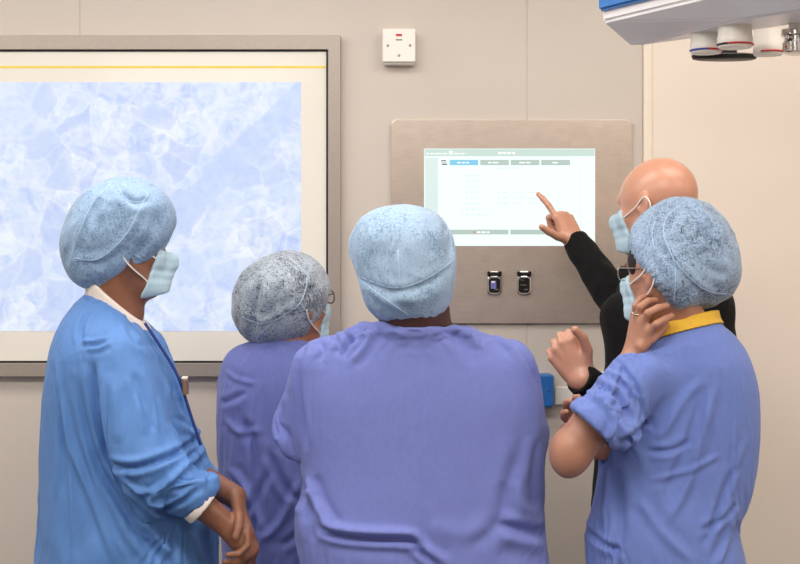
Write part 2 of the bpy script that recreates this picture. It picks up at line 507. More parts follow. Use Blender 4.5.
def legs(bx, by, yaw, hw=.10, r=.085, top=.86):
    a = math.radians(yaw); rt = np.array([math.sin(a), -math.cos(a), 0]); fw = np.array([math.cos(a), math.sin(a), 0])
    L = []
    for s in (-1, 1):
        o = np.array([bx, by, 0])+s*hw*rt
        h, k, n = o+[0, 0, top], o+[0, 0, .47]+.01*fw, o+[0, 0, .09]-.02*fw
        L += [cap_(h, k, r, r*.66, .04), cap_(k, n, r*.66, r*.42, .02), cap_(n-[0, 0, .03], n-[0, 0, .045]+.13*fw, .036, .026, .02)]
    return L
def shoes(person, bx, by, yaw, mat, hw=.10):
    a = math.radians(yaw); rt = np.array([math.sin(a), -math.cos(a), 0]); fw = np.array([math.cos(a), math.sin(a), 0])
    R = np.stack([rt, fw, np.array([0, 0, 1.])], 1)
    for s in (-1, 1):
        o = np.array([bx, by, 0])+s*hw*rt
        pr = [ell_(o+.06*fw+[0, 0, .035], (.046, .125, .045), .03, R), ell_(o-.03*fw+[0, 0, .055], (.042, .06, .055), .03, R),
              ell_(o+.13*fw+[0, 0, .03], (.045, .06, .036), .03, R), pln_(o+[0, 0, .003], (0, 0, -1))]
        V, F = implicit(pr, .006, 2); part('shoe', V, F, mat, person)
def trousers(person, bx, by, yaw, mat, hw=.10, top=.92, r=.10, wx=.17, wy=.125):
    a = math.radians(yaw); rt = np.array([math.sin(a), -math.cos(a), 0]); fw = np.array([math.cos(a), math.sin(a), 0])
    R = np.stack([rt, fw, np.array([0, 0, 1.])], 1)
    pr = [ell_((bx, by, top-.07), (wx, wy, .13), .03, R), pln_((0, 0, top), (0, 0, 1))]
    for s in (-1, 1):
        o = np.array([bx, by, 0])+s*hw*rt
        pr += [cap_(o+[0, 0, top-.1], o+[0, 0, .5], r*1.08, r*.85, .04), cap_(o+[0, 0, .5], o+[0, 0, .1]-.02*fw, r*.85, r*.72, .03)]
    pr.append(pln_((0, 0, .05), (0, 0, -1)))
    V, F = implicit(pr, .009, 2); V = crumple(V, F, .006, 7, (1, 1, .8), 3)
    return part('trousers', V, F, mat, person)
def on_surface(V, F, pts, lift=.0, n=6):
    """lay a line, given where it is seen, on a curved surface"""
    bvh = BVHTree.FromPolygons([tuple(v) for v in V], [tuple(f) for f in F])
    out = []
    for p in spline([np.array([x, y, 0.]) for x, y in pts], n):
        t = Vector(P(p[0], p[1], 1.)-CAM).normalized()
        h = bvh.ray_cast(Vector(CAM), t)
        if h[0] is not None: out.append(np.array(h[0])+np.array(h[1])*lift)
    return out
def bouffant(person, H, prims, rim_pt, rim_n, mat, seam_mat, strokes, seams, d, seed, pleat=.0012, amp=.0055, seam_r=.0013):
    pr = [H.E((0, -.014, .032), (.087, .106, .100), .02)]+list(prims)+[pln_(rim_pt, rim_n, .016)]
    V, F = implicit(pr, .0035, 2)
    n = np.asarray(rim_n, float); n /= np.linalg.norm(n)
    u = np.cross(n, [0, 1, 0]) if abs(n[1]) < .9 else np.cross(n, [1, 0, 0]); u /= np.linalg.norm(u); w = np.cross(n, u)
    V = crumple(V, F, amp, 13, (1, 1, 1), seed)
    V = crumple(V, F, amp*.42, 30, (1, 1, .6), seed+5, True)
    q = V-np.asarray(rim_pt); s = -(q@n); ctr = np.median(q, 0); ang = np.arctan2((q-ctr)@w, (q-ctr)@u)
    V = V+normals(V, F)*(pleat*np.sin(46*ang+2*np.sin(5*ang+seed))*np.exp(-np.clip(s, 0, 1)/.016))[:, None]
    V = folds(V, F, [(q[0], q[1]*.85, q[2]*1.5, q[3]) for q in strokes], d)
    o = part('bouffant_cap', V, F, mat, person)
    L = []
    for sm in seams:
        path = on_surface(V, F, sm, -.0002)
        if len(path) > 2: L.append((path, seam_r, False))
    if L: tubes('seam', L, seam_mat, o)
    return o
def mask(person, H, mat, loop_mat, loops=True, top=-.012, bot=-.116):
    """pleated surgical mask pulled over nose and chin"""
    pr = [q for q in H.prims(False) if q[0] != '-'] + [H.E((0, .030, -.056), (.066, .066, .070)), H.K((0, .088, -.004), (0, .108, -.034), .010, .017, .03),
          H.K((-.02, .070, -.100), (.02, .070, -.100), .026, .026, .03), H.K((0, .098, -.035), (0, .086, -.09), .019, .019, .04),
          pln_(H.w(0, .054, -.05), -H.M[:, 1]+.30*H.M[:, 2]), pln_(H.w(0, .09, top), H.M[:, 2]*1.+H.M[:, 1]*.12), pln_(H.w(0, .05, bot), -H.M[:, 2]+.25*H.M[:, 1])]
    V, F = implicit(pr, .003, 2, .0042)
    lz = (V-H.c)@H.M[:, 2]/H.s
    V = V+normals(V, F)*(.0007*np.sin((lz+.05)*2*math.pi/.021)*np.exp(-((lz+.06)/.035)**2))[:, None]
    o = part('face_mask', V, F, mat, person)
    if loops:
        for x in (-1, 1):
            p = spline([H.w(x*.069, .062, -.030), H.w(x*.077, .036, -.018), H.w(x*.083, .010, -.004), H.w(x*.089, -.020, .018), H.w(x*.091, -.036, -.004), H.w(x*.087, -.024, -.034), H.w(x*.082, .000, -.056), H.w(x*.074, .024, -.072), H.w(x*.061, .048, -.088)], 6)
            v, f = tube_geo(p, .0019*H.s); part('ear_loop', v, f, loop_mat, o)
    return o
def glasses(person, H, frame_mat, lens_mat, y=.100, z=.002):
    L = []
    root = None
    for x in (-1, 1):
        ring = [H.w(x*(.034+a), y+.006-.10*abs(.034+a)**1.3*1.0, z+b) for a, b in rrect(.050, .034, .012, 4)]
        L.append((ring, .0016, True))
        L.append((spline([H.w(x*.059, y-.003, z+.012), H.w(x*.072, y-.015, z+.012), H.w(x*.083, .01, z+.010), H.w(x*.086, -.018, z+.002)], 6), .0017, False))
    L.append((spline([H.w(-.011, y+.004, z+.004), H.w(0, y+.008, z+.008), H.w(.011, y+.004, z+.004)], 5), .0016, False))
    root = tubes('glasses', L, frame_mat, person)
    for x in (-1, 1):
        ring = [H.w(x*(.034+a), y+.006-.10*abs(.034+a)**1.3, z+b) for a, b in rrect(.049, .033, .012, 4)]
        part('lens', ring, [tuple(range(len(ring)))], lens_mat, root, False)
    return root
def hair(person, H, mat, rp, rn, low=-.075, grow=1.06):
    pr = [H.E((0, -.014, .030), (.077*grow, .098*grow, .090*grow)), H.E((0, -.045, -.035), (.066, .050, .055), .03), H.K((0, -.022, -.05), (0, -.045, -.15), .061, .058, .02),
          pln_(H.w(0, -.034, 0), H.M[:, 1]-.3*H.M[:, 2], .01), pln_(H.w(0, 0, low), -H.M[:, 2]-.35*H.M[:, 1], .006), pln_(np.asarray(rp)-np.asarray(rn)*.03, -np.asarray(rn), .004), pln_(np.asarray(rp)-np.asarray(rn)*.007, np.asarray(rn), .004)]
    V, F = implicit(pr, .004, 1); V = crumple(V, F, .003, 60, (1, 1, .3), 2, True)
    return part('hair', V, F, mat, person)

def subdivide(V, F):
    """one level of smooth subdivision"""
    me = bpy.data.meshes.new('tmp'); fast(me, V.astype(np.float32), F)
    o = bpy.data.objects.new('tmp', me); C.objects.link(o)
    m = o.modifiers.new('s', 'SUBSURF'); m.levels = m.render_levels = 1
    e = o.evaluated_get(bpy.context.evaluated_depsgraph_get()).data
    v = np.zeros(len(e.vertices)*3, np.float32); e.vertices.foreach_get('co', v)
    f = np.zeros(len(e.loops), np.int32); e.loops.foreach_get('vertex_index', f)
    bpy.data.objects.remove(o); bpy.data.meshes.remove(me)
    return v.reshape(-1, 3).astype(float), f.reshape(-1, 4)
def drape(V, F, body, pins, frames=16, grow=.05, bend=.03, mass=.3, stiff=15., soft=0.):
    """let the garment hang on the body for a moment so that it creases by its own weight; pins = [(test, weight)]"""
    BV, BF = implicit(body, .012, 1)
    me = bpy.data.meshes.new('sim'); fast(me, V.astype(np.float32), F)
    o = bpy.data.objects.new('sim', me); C.objects.link(o)
    mb = bpy.data.meshes.new('col'); fast(mb, BV.astype(np.float32), BF)
    b = bpy.data.objects.new('col', mb); C.objects.link(b)
    b.modifiers.new('c', 'COLLISION'); b.collision.thickness_outer = .003; b.collision.cloth_friction = 20
    pin = np.full(len(V), soft)
    for test, w in pins: pin[test(V)] = w
    vg = o.vertex_groups.new(name='pin')
    for w in np.unique(np.round(pin, 3)):
        if w > 0: vg.add([int(k) for k in np.where(np.round(pin, 3) == w)[0]], float(w), 'REPLACE')
    m = o.modifiers.new('cl', 'CLOTH'); st = m.settings
    st.quality = 4; st.mass = mass; st.tension_stiffness = st.compression_stiffness = stiff; st.shear_stiffness = 5; st.bending_stiffness = bend
    st.tension_damping = st.compression_damping = 5; st.air_damping = 2.
    st.vertex_group_mass = 'pin'; st.pin_stiffness = 1.0
    st.shrink_min = st.shrink_max = -grow
    m.collision_settings.distance_min = .003; m.collision_settings.collision_quality = 2
    sc = bpy.context.scene
    m.point_cache.frame_start = 1; m.point_cache.frame_end = frames+1
    sc.frame_start = 1; sc.frame_end = frames+1
    for f in range(1, frames+2): sc.frame_set(f)
    e = o.evaluated_get(bpy.context.evaluated_depsgraph_get()).data
    out = np.zeros(len(V)*3, np.float32); e.vertices.foreach_get('co', out)
    sc.frame_set(1)
    for q in (o, b): bpy.data.objects.remove(q)
    bpy.data.meshes.remove(me); bpy.data.meshes.remove(mb)
    out = out.reshape(-1, 3).astype(float)
    return out if np.isfinite(out).all() and np.abs(out-V).max() < .3 else V
def garment(prims, body, pins, h=.0085, **kw):
    V, F = implicit(prims, h, 2); V, F = islands_largest(V, F)
    V = drape(V, F, body, pins, **kw)
    return subdivide(V, F)
def below(z): return lambda V: V[:, 2] < z
def near(p, r): return lambda V: np.linalg.norm(V-np.asarray(p), axis=1) < r
def near_axis(p, r, z): return lambda V: (np.linalg.norm((V-np.asarray(p))[:, :2], axis=1) < r) & (V[:, 2] > z)
def hand_pts(wrist, knuckles, fingers, thumb, s=1., wide=.017):
    """a hand laid out joint by joint; every point is (x, y, distance) as seen"""
    w = np.asarray(wrist); K = [P(*k) for k in knuckles]
    ac = (K[0]-K[3]); ac /= np.linalg.norm(ac); L = []
    for i, k in enumerate(K):
        L.append(cap_(w+ac*(.014-.0095*i)*s, k, .0145*s, .0112*s, .012))
    for i, f in enumerate(fingers):
        p = K[i]; r = FR[i]*s
        for j, q in enumerate(f):
            q = P(*q); r2 = r*(.95 if j < 2 else .84); L.append(cap_(p, q, r, r2, .006 if j == 0 else .0025)); p, r = q, r2
    T = [P(*t) for t in thumb]; r = .0135*s
    for j in range(len(T)-1):
        r2 = (.0118, .0105, .0088)[j]*s; L.append(cap_(T[j], T[j+1], r, r2, .008 if j == 0 else .003)); r = r2
    return L

# ------------------------------------------------------------------ palette
M = {}
M['wall'] = plain('wall_panel', lin(209, 198, 187), .45, 0, .015, 3.)
M['wall_cream'] = plain('wall_cream', lin(242, 228, 214), .5, 0, .012, 3.)
M['trim'] = plain('trim_paint', lin(244, 232, 214), .4, 0, .02)
M['floor'] = plain('vinyl_floor', lin(96, 100, 106), .35, 0, .05, 60.)
M['ceil'] = plain('ceiling_tile', lin(235, 233, 228), .8, 0, .02, 20.)
M['alu'] = plain('anodised_frame', lin(172, 160, 150), .38, .35, .03, 80.)
M['black'] = plain('black_gap', lin(10, 10, 11), .4)
M['bezel'] = plain('glass_bezel', lin(240, 234, 223), .12, 0, .006, 5.)
M['yellow_line'] = plain('yellow_line', lin(240, 215, 90), .3)
M['white'] = plain('white_plastic', lin(246, 240, 232), .3, 0, .01)
M['white_cool'] = plain('white_enamel', lin(253, 248, 248), .25, 0, .01)
M['port_white'] = plain('port_plastic', lin(240, 234, 224), .35, 0, .01)
M['red'] = plain('red_mark', lin(200, 40, 45), .4)
M['blue_mark'] = plain('blue_mark', lin(50, 70, 170), .4)
M['screw'] = plain('screw_metal', lin(150, 140, 125), .35, .9)
M['blue_plastic'] = plain('blue_plastic', lin(38, 104, 178), .35, 0, .04)
M['blue_trim'] = plain('blue_trim', lin(70, 130, 200), .25, 0, .04)
M['chrome'] = plain('chrome', lin(215, 212, 208), .14, 1.)
M['black_gloss'] = plain('black_gloss', lin(14, 14, 18), .15)
M['violet'] = plain('violet_insert', lin(120, 120, 185), .3)
M['grey_mark'] = plain('grey_mark', lin(120, 120, 118), .4)
M['navy'] = plain('navy_edge', lin(38, 56, 120), .8)
M['badge'] = plain('badge_brown', lin(128, 98, 70), .4)
M['badge_clip'] = plain('badge_clip', lin(235, 225, 215), .3)
M['skin_a'] = skin('skin_brown', lin(128, 84, 62), lin(146, 96, 72))
M['skin_b'] = skin('skin_tan', lin(176, 118, 84), lin(192, 130, 98))
M['skin_c'] = skin('skin_dark', lin(74, 46, 36), lin(92, 56, 42))
M['skin_d'] = skin('skin_olive', lin(176, 126, 102), lin(190, 136, 112))
M['skin_e'] = skin('skin_fair', lin(206, 152, 126), lin(214, 154, 128), .30)
M['hair_dark'] = plain('dark_hair', lin(34, 25, 22), .55, 0, .3, 90.)
M['beard'] = plain('beard_hair', lin(96, 58, 42), .8, 0, .3, 200.)
M['eye_white'] = plain('eye_white', lin(232, 226, 220), .15)
M['iris_brown'] = plain('iris_brown', lin(58, 36, 24), .1)
M['iris_blue'] = plain('iris_grey', lin(90, 110, 125), .1)
M['scrub_c'] = cloth('scrub_violet', lin(118, 128, 194), .30)
M['scrub_b'] = cloth('scrub_violet_dark', lin(110, 119, 182), .45)
M['scrub_d'] = cloth('scrub_blue', lin(110, 130, 196), .42)
M['gown'] = cloth('gown_blue', lin(92, 135, 197), .35, .6, 6., .05)
M['jumper'] = cloth('black_jumper', lin(13, 12, 13), .3, .9, 10., .02)
M['trouser'] = cloth('scrub_trouser', lin(110, 122, 190), .4)
M['trouser_dark'] = cloth('dark_trouser', lin(30, 30, 36), .3)
M['shoe'] = plain('white_clog', lin(225, 225, 225), .5)
M['shoe_dark'] = plain('black_shoe', lin(25, 24, 24), .5)
M['collar_white'] = cloth('white_cotton', lin(238, 226, 216), .2)
M['collar_yellow'] = cloth('yellow_band', lin(226, 178, 62), .2)
M['cap_a'] = nonwoven('cap_blue', lin(96, 126, 158), lin(150, 178, 210), .26, 1.)
M['cap_b'] = nonwoven('cap_grey', lin(58, 64, 76), lin(178, 188, 200), .05, 4.)
M['cap_c'] = nonwoven('cap_pale_blue', lin(108, 138, 168), lin(166, 192, 218), .35, 7.)
M['cap_d'] = nonwoven('cap_steel', lin(72, 88, 112), lin(158, 182, 210), .14, 10.)
M['seam'] = plain('seam_blue', lin(176, 204, 234), .6)
M['seam_pale'] = plain('seam_pale', lin(190, 206, 224), .6)
M['mask'] = cloth('mask_blue', lin(186, 214, 228), .15, .8, 20.)
M['mask_loop'] = plain('mask_loop', lin(244, 244, 242), .7)
M['glass_frame'] = plain('glasses_frame', lin(60, 48, 44), .25)
M['wire_frame'] = plain('glasses_wire', lin(190, 180, 175), .2, .9)
def lens_mat():
    m, nt, bs = new_mat('lens_glass')
    bs.inputs['Base Color'].default_value = (1, 1, 1, 1); bs.inputs['Roughness'].default_value = .02
    bs.inputs['Transmission Weight'].default_value = 1.; bs.inputs['IOR'].default_value = 1.05
    return m
M['lens'] = lens_mat()
M['ring'] = plain('silver_ring', lin(215, 205, 180), .2, 1.)
def steel():
    m, nt, bs = new_mat('brushed_steel')
    a = N(nt, 'ShaderNodeTexNoise', i_Scale=1., i_Detail=6., i_Roughness=.75); nt.links.new(coords(nt, (18, 1, 500)), a.inputs['Vector'])
    c = N(nt, 'ShaderNodeTexNoise', i_Scale=26., i_Detail=4.); nt.links.new(coords(nt), c.inputs['Vector'])
    k = ramp(nt, a.outputs['Fac'], [(.25, lin(196, 180, 167)), (.75, lin(222, 208, 196))])
    nt.links.new(mixc(nt, ramp(nt, c.outputs['Fac'], [(.45, (0, 0, 0, 1)), (.75, (.3, .3, .3, 1))]), k, lin(186, 168, 154)), bs.inputs['Base Color'])
    bs.inputs['Metallic'].default_value = .7; bs.inputs['Roughness'].default_value = .36
    bs.inputs['Anisotropic'].default_value = .5
    bump(nt, bs, a.outputs['Fac'], .08, .001)
    return m
M['steel'] = steel()
def micrograph(cx, cz):
    """the picture on the big display: pale cells with a soft diagonal band across them"""
    m, nt, bs = new_mat('display_picture')
    v = coords(nt, loc=(-cx, 0, -cz))
    wn = N(nt, 'ShaderNodeTexNoise', i_Scale=7., i_Detail=4.); nt.links.new(v, wn.inputs['Vector'])
    wv = N(nt, 'ShaderNodeVectorMath', operation='MULTIPLY_ADD'); nt.links.new(wn.outputs['Color'], wv.inputs[0])
    wv.inputs[1].default_value = (.10, 0, .10); nt.links.new(v, wv.inputs[2])
    flat = N(nt, 'ShaderNodeVectorMath', operation='MULTIPLY'); nt.links.new(wv.outputs[0], flat.inputs[0]); flat.inputs[1].default_value = (1, 0, 1)
    vo = N(nt, 'ShaderNodeTexVoronoi', i_Scale=11.); nt.links.new(flat.outputs[0], vo.inputs['Vector'])
    ed = N(nt, 'ShaderNodeTexVoronoi', i_Scale=11., feature='DISTANCE_TO_EDGE'); nt.links.new(flat.outputs[0], ed.inputs['Vector'])
    sep = N(nt, 'ShaderNodeSeparateColor'); nt.links.new(vo.outputs['Color'], sep.inputs[0])
    cell = ramp(nt, sep.outputs[0], [(.15, lin(186, 204, 250)), (.35, lin(212, 227, 255)), (.6, lin(222, 238, 255)), (.95, lin(240, 248, 255))])
    nz = N(nt, 'ShaderNodeTexNoise', i_Scale=22., i_Detail=5., i_Distortion=1.5); nt.links.new(v, nz.inputs['Vector'])
    sh = ramp(nt, nz.outputs['Fac'], [(.36, lin(196, 212, 252)), (.5, lin(226, 238, 255)), (.66, lin(250, 252, 255))])
    v2 = N(nt, 'ShaderNodeTexVoronoi', i_Scale=23.); nt.links.new(flat.outputs[0], v2.inputs['Vector'])
    s2 = N(nt, 'ShaderNodeSeparateColor'); nt.links.new(v2.outputs['Color'], s2.inputs[0])
    fac = ramp(nt, s2.outputs[1], [(.2, lin(190, 207, 252)), (.45, lin(222, 236, 255)), (.8, lin(252, 254, 255))])
    c = mixc(nt, .45, mixc(nt, .45, cell, fac), sh)
    c = mixc(nt, ramp(nt, sep.outputs[1], [(.22, (.5, .5, .5, 1)), (.24, (0, 0, 0, 1))]), c, lin(186, 203, 250))
    big = N(nt, 'ShaderNodeTexNoise', i_Scale=4., i_Detail=2.); nt.links.new(v, big.inputs['Vector'])
    c = mixc(nt, ramp(nt, big.outputs['Fac'], [(.45, (0, 0, 0, 1)), (.65, (.6, .6, .6, 1))]), c, lin(205, 222, 255))
    c = mixc(nt, ramp(nt, ed.outputs['Distance'], [(.0, (.3, .3, .3, 1)), (.09, (0, 0, 0, 1))]), c, lin(246, 250, 255))
    sx = N(nt, 'ShaderNodeSeparateXYZ'); nt.links.new(v, sx.inputs[0])
    # signed distance from the diagonal band
    a = N(nt, 'ShaderNodeMath', operation='MULTIPLY'); nt.links.new(sx.outputs['X'], a.inputs[0]); a.inputs[1].default_value = -.707
    b = N(nt, 'ShaderNodeMath', operation='MULTIPLY_ADD'); nt.links.new(sx.outputs['Z'], b.inputs[0]); b.inputs[1].default_value = .707; nt.links.new(a.outputs[0], b.inputs[2])
    ad = N(nt, 'ShaderNodeMath', operation='MULTIPLY_ADD'); nt.links.new(wn.outputs['Fac'], ad.inputs[0]); ad.inputs[1].default_value = .016; nt.links.new(b.outputs[0], ad.inputs[2])
    ab = N(nt, 'ShaderNodeMath', operation='ABSOLUTE'); nt.links.new(ad.outputs[0], ab.inputs[0])
    band = ramp(nt, ab.outputs[0], [(.034, (.85, .85, .85, 1)), (.039, (0, 0, 0, 1))])
    ws = N(nt, 'ShaderNodeTexNoise', i_Scale=30., i_Detail=3.); nt.links.new(coords(nt, (1, 1, 1), (0, -.785, 0)), ws.inputs['Vector'])
    c = mixc(nt, band, c, ramp(nt, ws.outputs['Fac'], [(.3, lin(196, 214, 252)), (.7, lin(212, 227, 255))]))
    nt.links.new(c, bs.inputs['Emission Color']); bs.inputs['Emission Strength'].default_value = .96
    bs.inputs['Base Color'].default_value = (.02, .02, .02, 1); bs.inputs['Roughness'].default_value = .3
    return m

# ------------------------------------------------------------------ the room
def wx(px): return (px-400)/FPX*WALL
def wz(py): return 1.45-(py-282)/FPX*WALL
RX0, RX1, RY0, ZC = -3.2, 2.3, -2.2, 2.75
def box_obj(name, x0, x1, y0, y1, z0, z1, mat, parent=None, bev=0):
    return bm_part(name, bm_box(x0, x1, y0, y1, z0, z1, bev), mat, parent)
struct(box_obj('floor', RX0-.1, RX1+.1, RY0-.1, WALL+.1, -.1, 0, M['floor']))
struct(box_obj('ceiling', RX0-.1, RX1+.1, RY0-.1, WALL+.1, ZC, ZC+.1, M['ceil']))
struct(box_obj('wall_left', RX0-.1, RX0, RY0, WALL, 0, ZC, M['wall']))
struct(box_obj('wall_right', RX1, RX1+.1, RY0, WALL, 0, ZC, M['wall_cream']))
struct(box_obj('wall_behind', RX0, RX1, RY0-.1, RY0, 0, ZC, M['wall']))
# wall with the screens: flush panels with fine joints
b = bmesh.new()
xs = [RX0, wx(80), wx(527), wx(643)]
for i in range(3):
    for z0, z1 in ((0, ZC),):
        bm_box(xs[i]+.0015, xs[i+1]-.0015, WALL, WALL+.05, z0, z1, .0012, 1, b)
bm_box(RX0, RX1, WALL+.002, WALL+.1, 0, ZC, 0, 1, b)
struct(bm_part('wall_front', b, M['wall'], None))
struct(bm_part('trim_1', bm_box(wx(643), wx(652), WALL-.012, WALL+.01, 0, ZC, .004), M['trim'], None))
struct(box_obj('wall_front_side', wx(652), RX1, WALL-.006, WALL+.05, 0, ZC, M['wall_cream']))
for nm, x0, x1, y0, y1 in (('baseboard_front', RX0, wx(643), WALL-.012, WALL), ('baseboard_left', RX0, RX0+.012, RY0, WALL-.012), ('baseboard_right', RX1-.012, RX1, RY0, WALL-.006)):
    struct(box_obj(nm, x0, x1, y0, y1, 0, .1, M['alu']))

# ------------------------------------------------------------------ big wall display
def rect_frame(xo0, xo1, zo0, zo1, xi0, xi1, zi0, zi1, y0, y1):
    b = bmesh.new()
    V = {}
    for k, (x0, x1, z0, z1) in (('o', (xo0, xo1, zo0, zo1)), ('i', (xi0, xi1, zi0, zi1))):
        for y in (0, 1):
            V[k, y] = [b.verts.new((x, (y0, y1)[y], z)) for x, z in ((x0, z0), (x1, z0), (x1, z1), (x0, z1))]
    for i in range(4):
        j = (i+1) % 4
        for q in ((V['o', 0][i], V['o', 0][j], V['i', 0][j], V['i', 0][i]), (V['o', 1][i], V['i', 1][i], V['i', 1][j], V['o', 1][j]),
                  (V['o', 0][i], V['o', 1][i], V['o', 1][j], V['o', 0][j]), (V['i', 0][i], V['i', 0][j], V['i', 1][j], V['i', 1][i])):
            b.faces.new(q)
    bmesh.ops.recalc_face_normals(b, faces=b.faces[:])
    bmesh.ops.bevel(b, geom=b.edges[:], offset=.0012, segments=1, affect='EDGES')
    return b
L0 = -179
disp = thing('wall_display', 'big wall display in a grey metal frame showing a pale blue cell picture', 'display', (wx(80), WALL, wz(375)))
fd = WALL-.03
bm_part('frame', rect_frame(wx(L0), wx(341), wz(376), wz(37), wx(L0+13), wx(328.5), wz(362.5), wz(51), fd, WALL), M['alu'], disp)
bm_part('gasket', rect_frame(wx(L0+13), wx(328.5), wz(362.5), wz(51), wx(L0+15), wx(326.5), wz(360.5), wz(52.5), WALL-.022, WALL), M['black'], disp)
bm_part('bezel', bm_box(wx(L0+15), wx(326.5), WALL-.018, WALL, wz(360.5), wz(52.5)), M['bezel'], disp)
bm_part('screen', bm_box(wx(L0+40), wx(301.5), WALL-.0188, WALL-.004, wz(331), wz(83)), micrograph(wx(248)-float(disp.location.x), wz(145)-float(disp.location.z)), disp)
bm_part('yellow_stripe', bm_box(wx(L0+15), wx(326), WALL-.0186, WALL-.004, wz(69.2), wz(66.8)), M['yellow_line'], disp)

# ------------------------------------------------------------------ steel panel with touch screen
pan = thing('touchscreen_panel', 'brushed steel wall panel with a bright touch screen the people look at', 'control panel', (wx(512), WALL, wz(323)))
px0, px1, pz0, pz1 = wx(391), wx(631.5), wz(323.5), wz(120)
bm_part('steel_plate', bm_plate((px0+px1)/2, (pz0+pz1)/2, px1-px0, pz1-pz0, .018, WALL-.012, WALL, .002), M['steel'], pan)
sx0, sx1, sz0, sz1 = wx(424), wx(594.5), wz(246), wz(149)
Y = WALL-.013
scr = bm_part('touchscreen', bm_plate((sx0+sx1)/2, (sz0+sz1)/2, sx1-sx0, sz1-sz0, .003, Y, WALL-.004, .0006), emit('screen_white', lin(240, 255, 252), 1.05), pan)
UI = {'mint': emit('ui_mint', lin(206, 230, 220), .95), 'grey': emit('ui_grey', lin(192, 212, 204), .9), 'blue': emit('ui_blue', lin(130, 206, 236), 1.),
      'pale': emit('ui_pale', lin(222, 240, 236), .98), 'white': emit('ui_white', lin(255, 255, 255), 1.1), 'dark': emit('ui_dark', lin(70, 84, 84), .7), 'red': emit('ui_red', lin(226, 150, 150), .9),
      'ink': emit('ui_ink', lin(226, 240, 237), 1.)}
def ui(name, rects, mat, lift):
    b = bmesh.new()
    for x0, x1, y0, y1 in rects:
        bm_box(wx(x0), wx(x1), Y-lift, Y-.0001, wz(y1), wz(y0), 0, 1, b)
    return bm_part(name, b, UI[mat], scr)
ui('title_bar', [(424.6, 594, 149.6, 156.6)], 'mint', .0004)
random.seed(4)
def words(x0, x1, y, h=1.3):
    out = []; x = x0
    while x < x1-1:
        w = min(random.uniform(2.5, 6), x1-x); out.append((x, x+w, y-h/2, y+h/2)); x += w+1.2
    return out
ui('title_text', words(498, 516, 153.4, 2), 'white', .0007)
ui('title_text', words(426, 447, 154, 1.2), 'white', .0007)
ui('title_mark', [(449, 452.5, 151.2, 154.8)], 'white', .0007)
ui('title_text', words(454, 466, 154, 1.2), 'white', .0007)
ui('side_margin', [(425, 438, 158, 245)], 'pale', .0003)
for x in (580, 461.5, 557): ui('frame_line', [(x, x+.45, 166, 226)], 'pale', .0003)
ui('tab_blue', [(449.5, 478, 160.2, 165.6)], 'blue', .0004)
ui('tab', [(480, 508.5, 160.2, 165.6)], 'grey', .0004)
ui('tab', [(510.3, 539, 160.2, 165.6)], 'grey', .0004)
ui('tab', [(540.8, 569.5, 160.2, 165.6)], 'grey', .0004)
for x0, x1 in ((457, 470), (488, 500), (519, 530), (552, 558)): ui('tab_text', words(x0, x1, 163), 'white', .0007)
ui('logo', [(441, 446, 160.6, 161.6), (441.6, 447, 164, 165.2)], 'dark', .0007)
ui('logo_line', [(440.6, 446.8, 162.2, 163.2)], 'grey', .0006)
for y, w in ((176, 15), (181.5, 15), (187, 13), (192.6, 14), (198.2, 13), (203.8, 16), (209.4, 15), (215, 23)): ui('row_text', words(465, 465+w, y), 'ink', .0004)
for y in (192.6, 198.2, 203.4):
    for x0, x1 in ((497, 507), (513, 523), (528, 540)): ui('row_text', words(x0, x1, y), 'ink', .0004)
ui('row_text', words(495, 520, 168.4), 'ink', .0004)
ui('button_bar', [(448, 508, 229.8, 234.6)], 'grey', .0004)
ui('button_bar', [(510, 570, 229.8, 234.6)], 'grey', .0004)
ui('button_text', words(477, 490, 232.4, 1.6), 'white', .0007)
ui('warning_mark', [(473, 475, 231.2, 233.8)], 'red', .0007)
def port(x, label, insert):
    cx, d = wx(x), WALL-.012
    t = thing('panel_socket', label, 'socket', (cx, d, wz(296)), 'hinged sockets under the touch screen')
    bm_part('housing', bm_plate(cx, wz(285), .042, .058, .012, d-.009, d, .003), M['chrome'], t)
    bm_part('cover', bm_plate(cx, wz(285.2), .033, .045, .009, d-.013, d-.006, .003), M['black_gloss'], t)
    b = bmesh.new()
    for s in (-1, 1):
        bm_box(cx+s*.017-.004, cx+s*.017+.004, d-.016, d, wz(276), wz(271.5), .0015, 1, b)
    bm_lathe([(.0045, -.017), (.0045, .017)], (0, 0, 0), 'Z', 16, b)
    for v in b.verts[-32:]: v.co = Vector((cx+v.co.z, d-.010+v.co.y, wz(274.6)+v.co.x))
    bm_part('hinge', b, M['black_gloss'], t)
    b = bm_box(cx-.012, cx+.012, d-.014, d, wz(273.2), wz(271.2), .002, 2)
    bm_box(cx-.010, cx+.010, d-.015, d, wz(278.4), wz(276), .002, 2, b)
    bm_part('latch', b, M['chrome'], t)
    if insert:
        bm_part('label_insert', bm_plate(cx-.003, wz(284.8), .016, .024, .003, d-.0136, d-.012), M['violet'], t)
        bm_part('marking', bm_plate(cx-.004, wz(282), .010, .005, .001, d-.0139, d-.012), M['white'], t)
    else:
        b = bm_plate(cx-.002, wz(285), .018, .002, .0008, d-.0136, d-.012); bm_plate(cx-.006, wz(280), .010, .0018, .0008, d-.0136, d-.012, bm=b)
        bm_part('marking', b, M['grey_mark'], t)
    bm_part('marking', bm_plate(cx+.006, wz(289.4), .011, .0028, .001, d-.0138, d-.012), M['grey_mark'], t)
port(494, 'chrome socket with a violet-marked black cover, left one below the touch screen', True)
port(523.5, 'chrome socket with an all-black cover, right one below the touch screen', False)

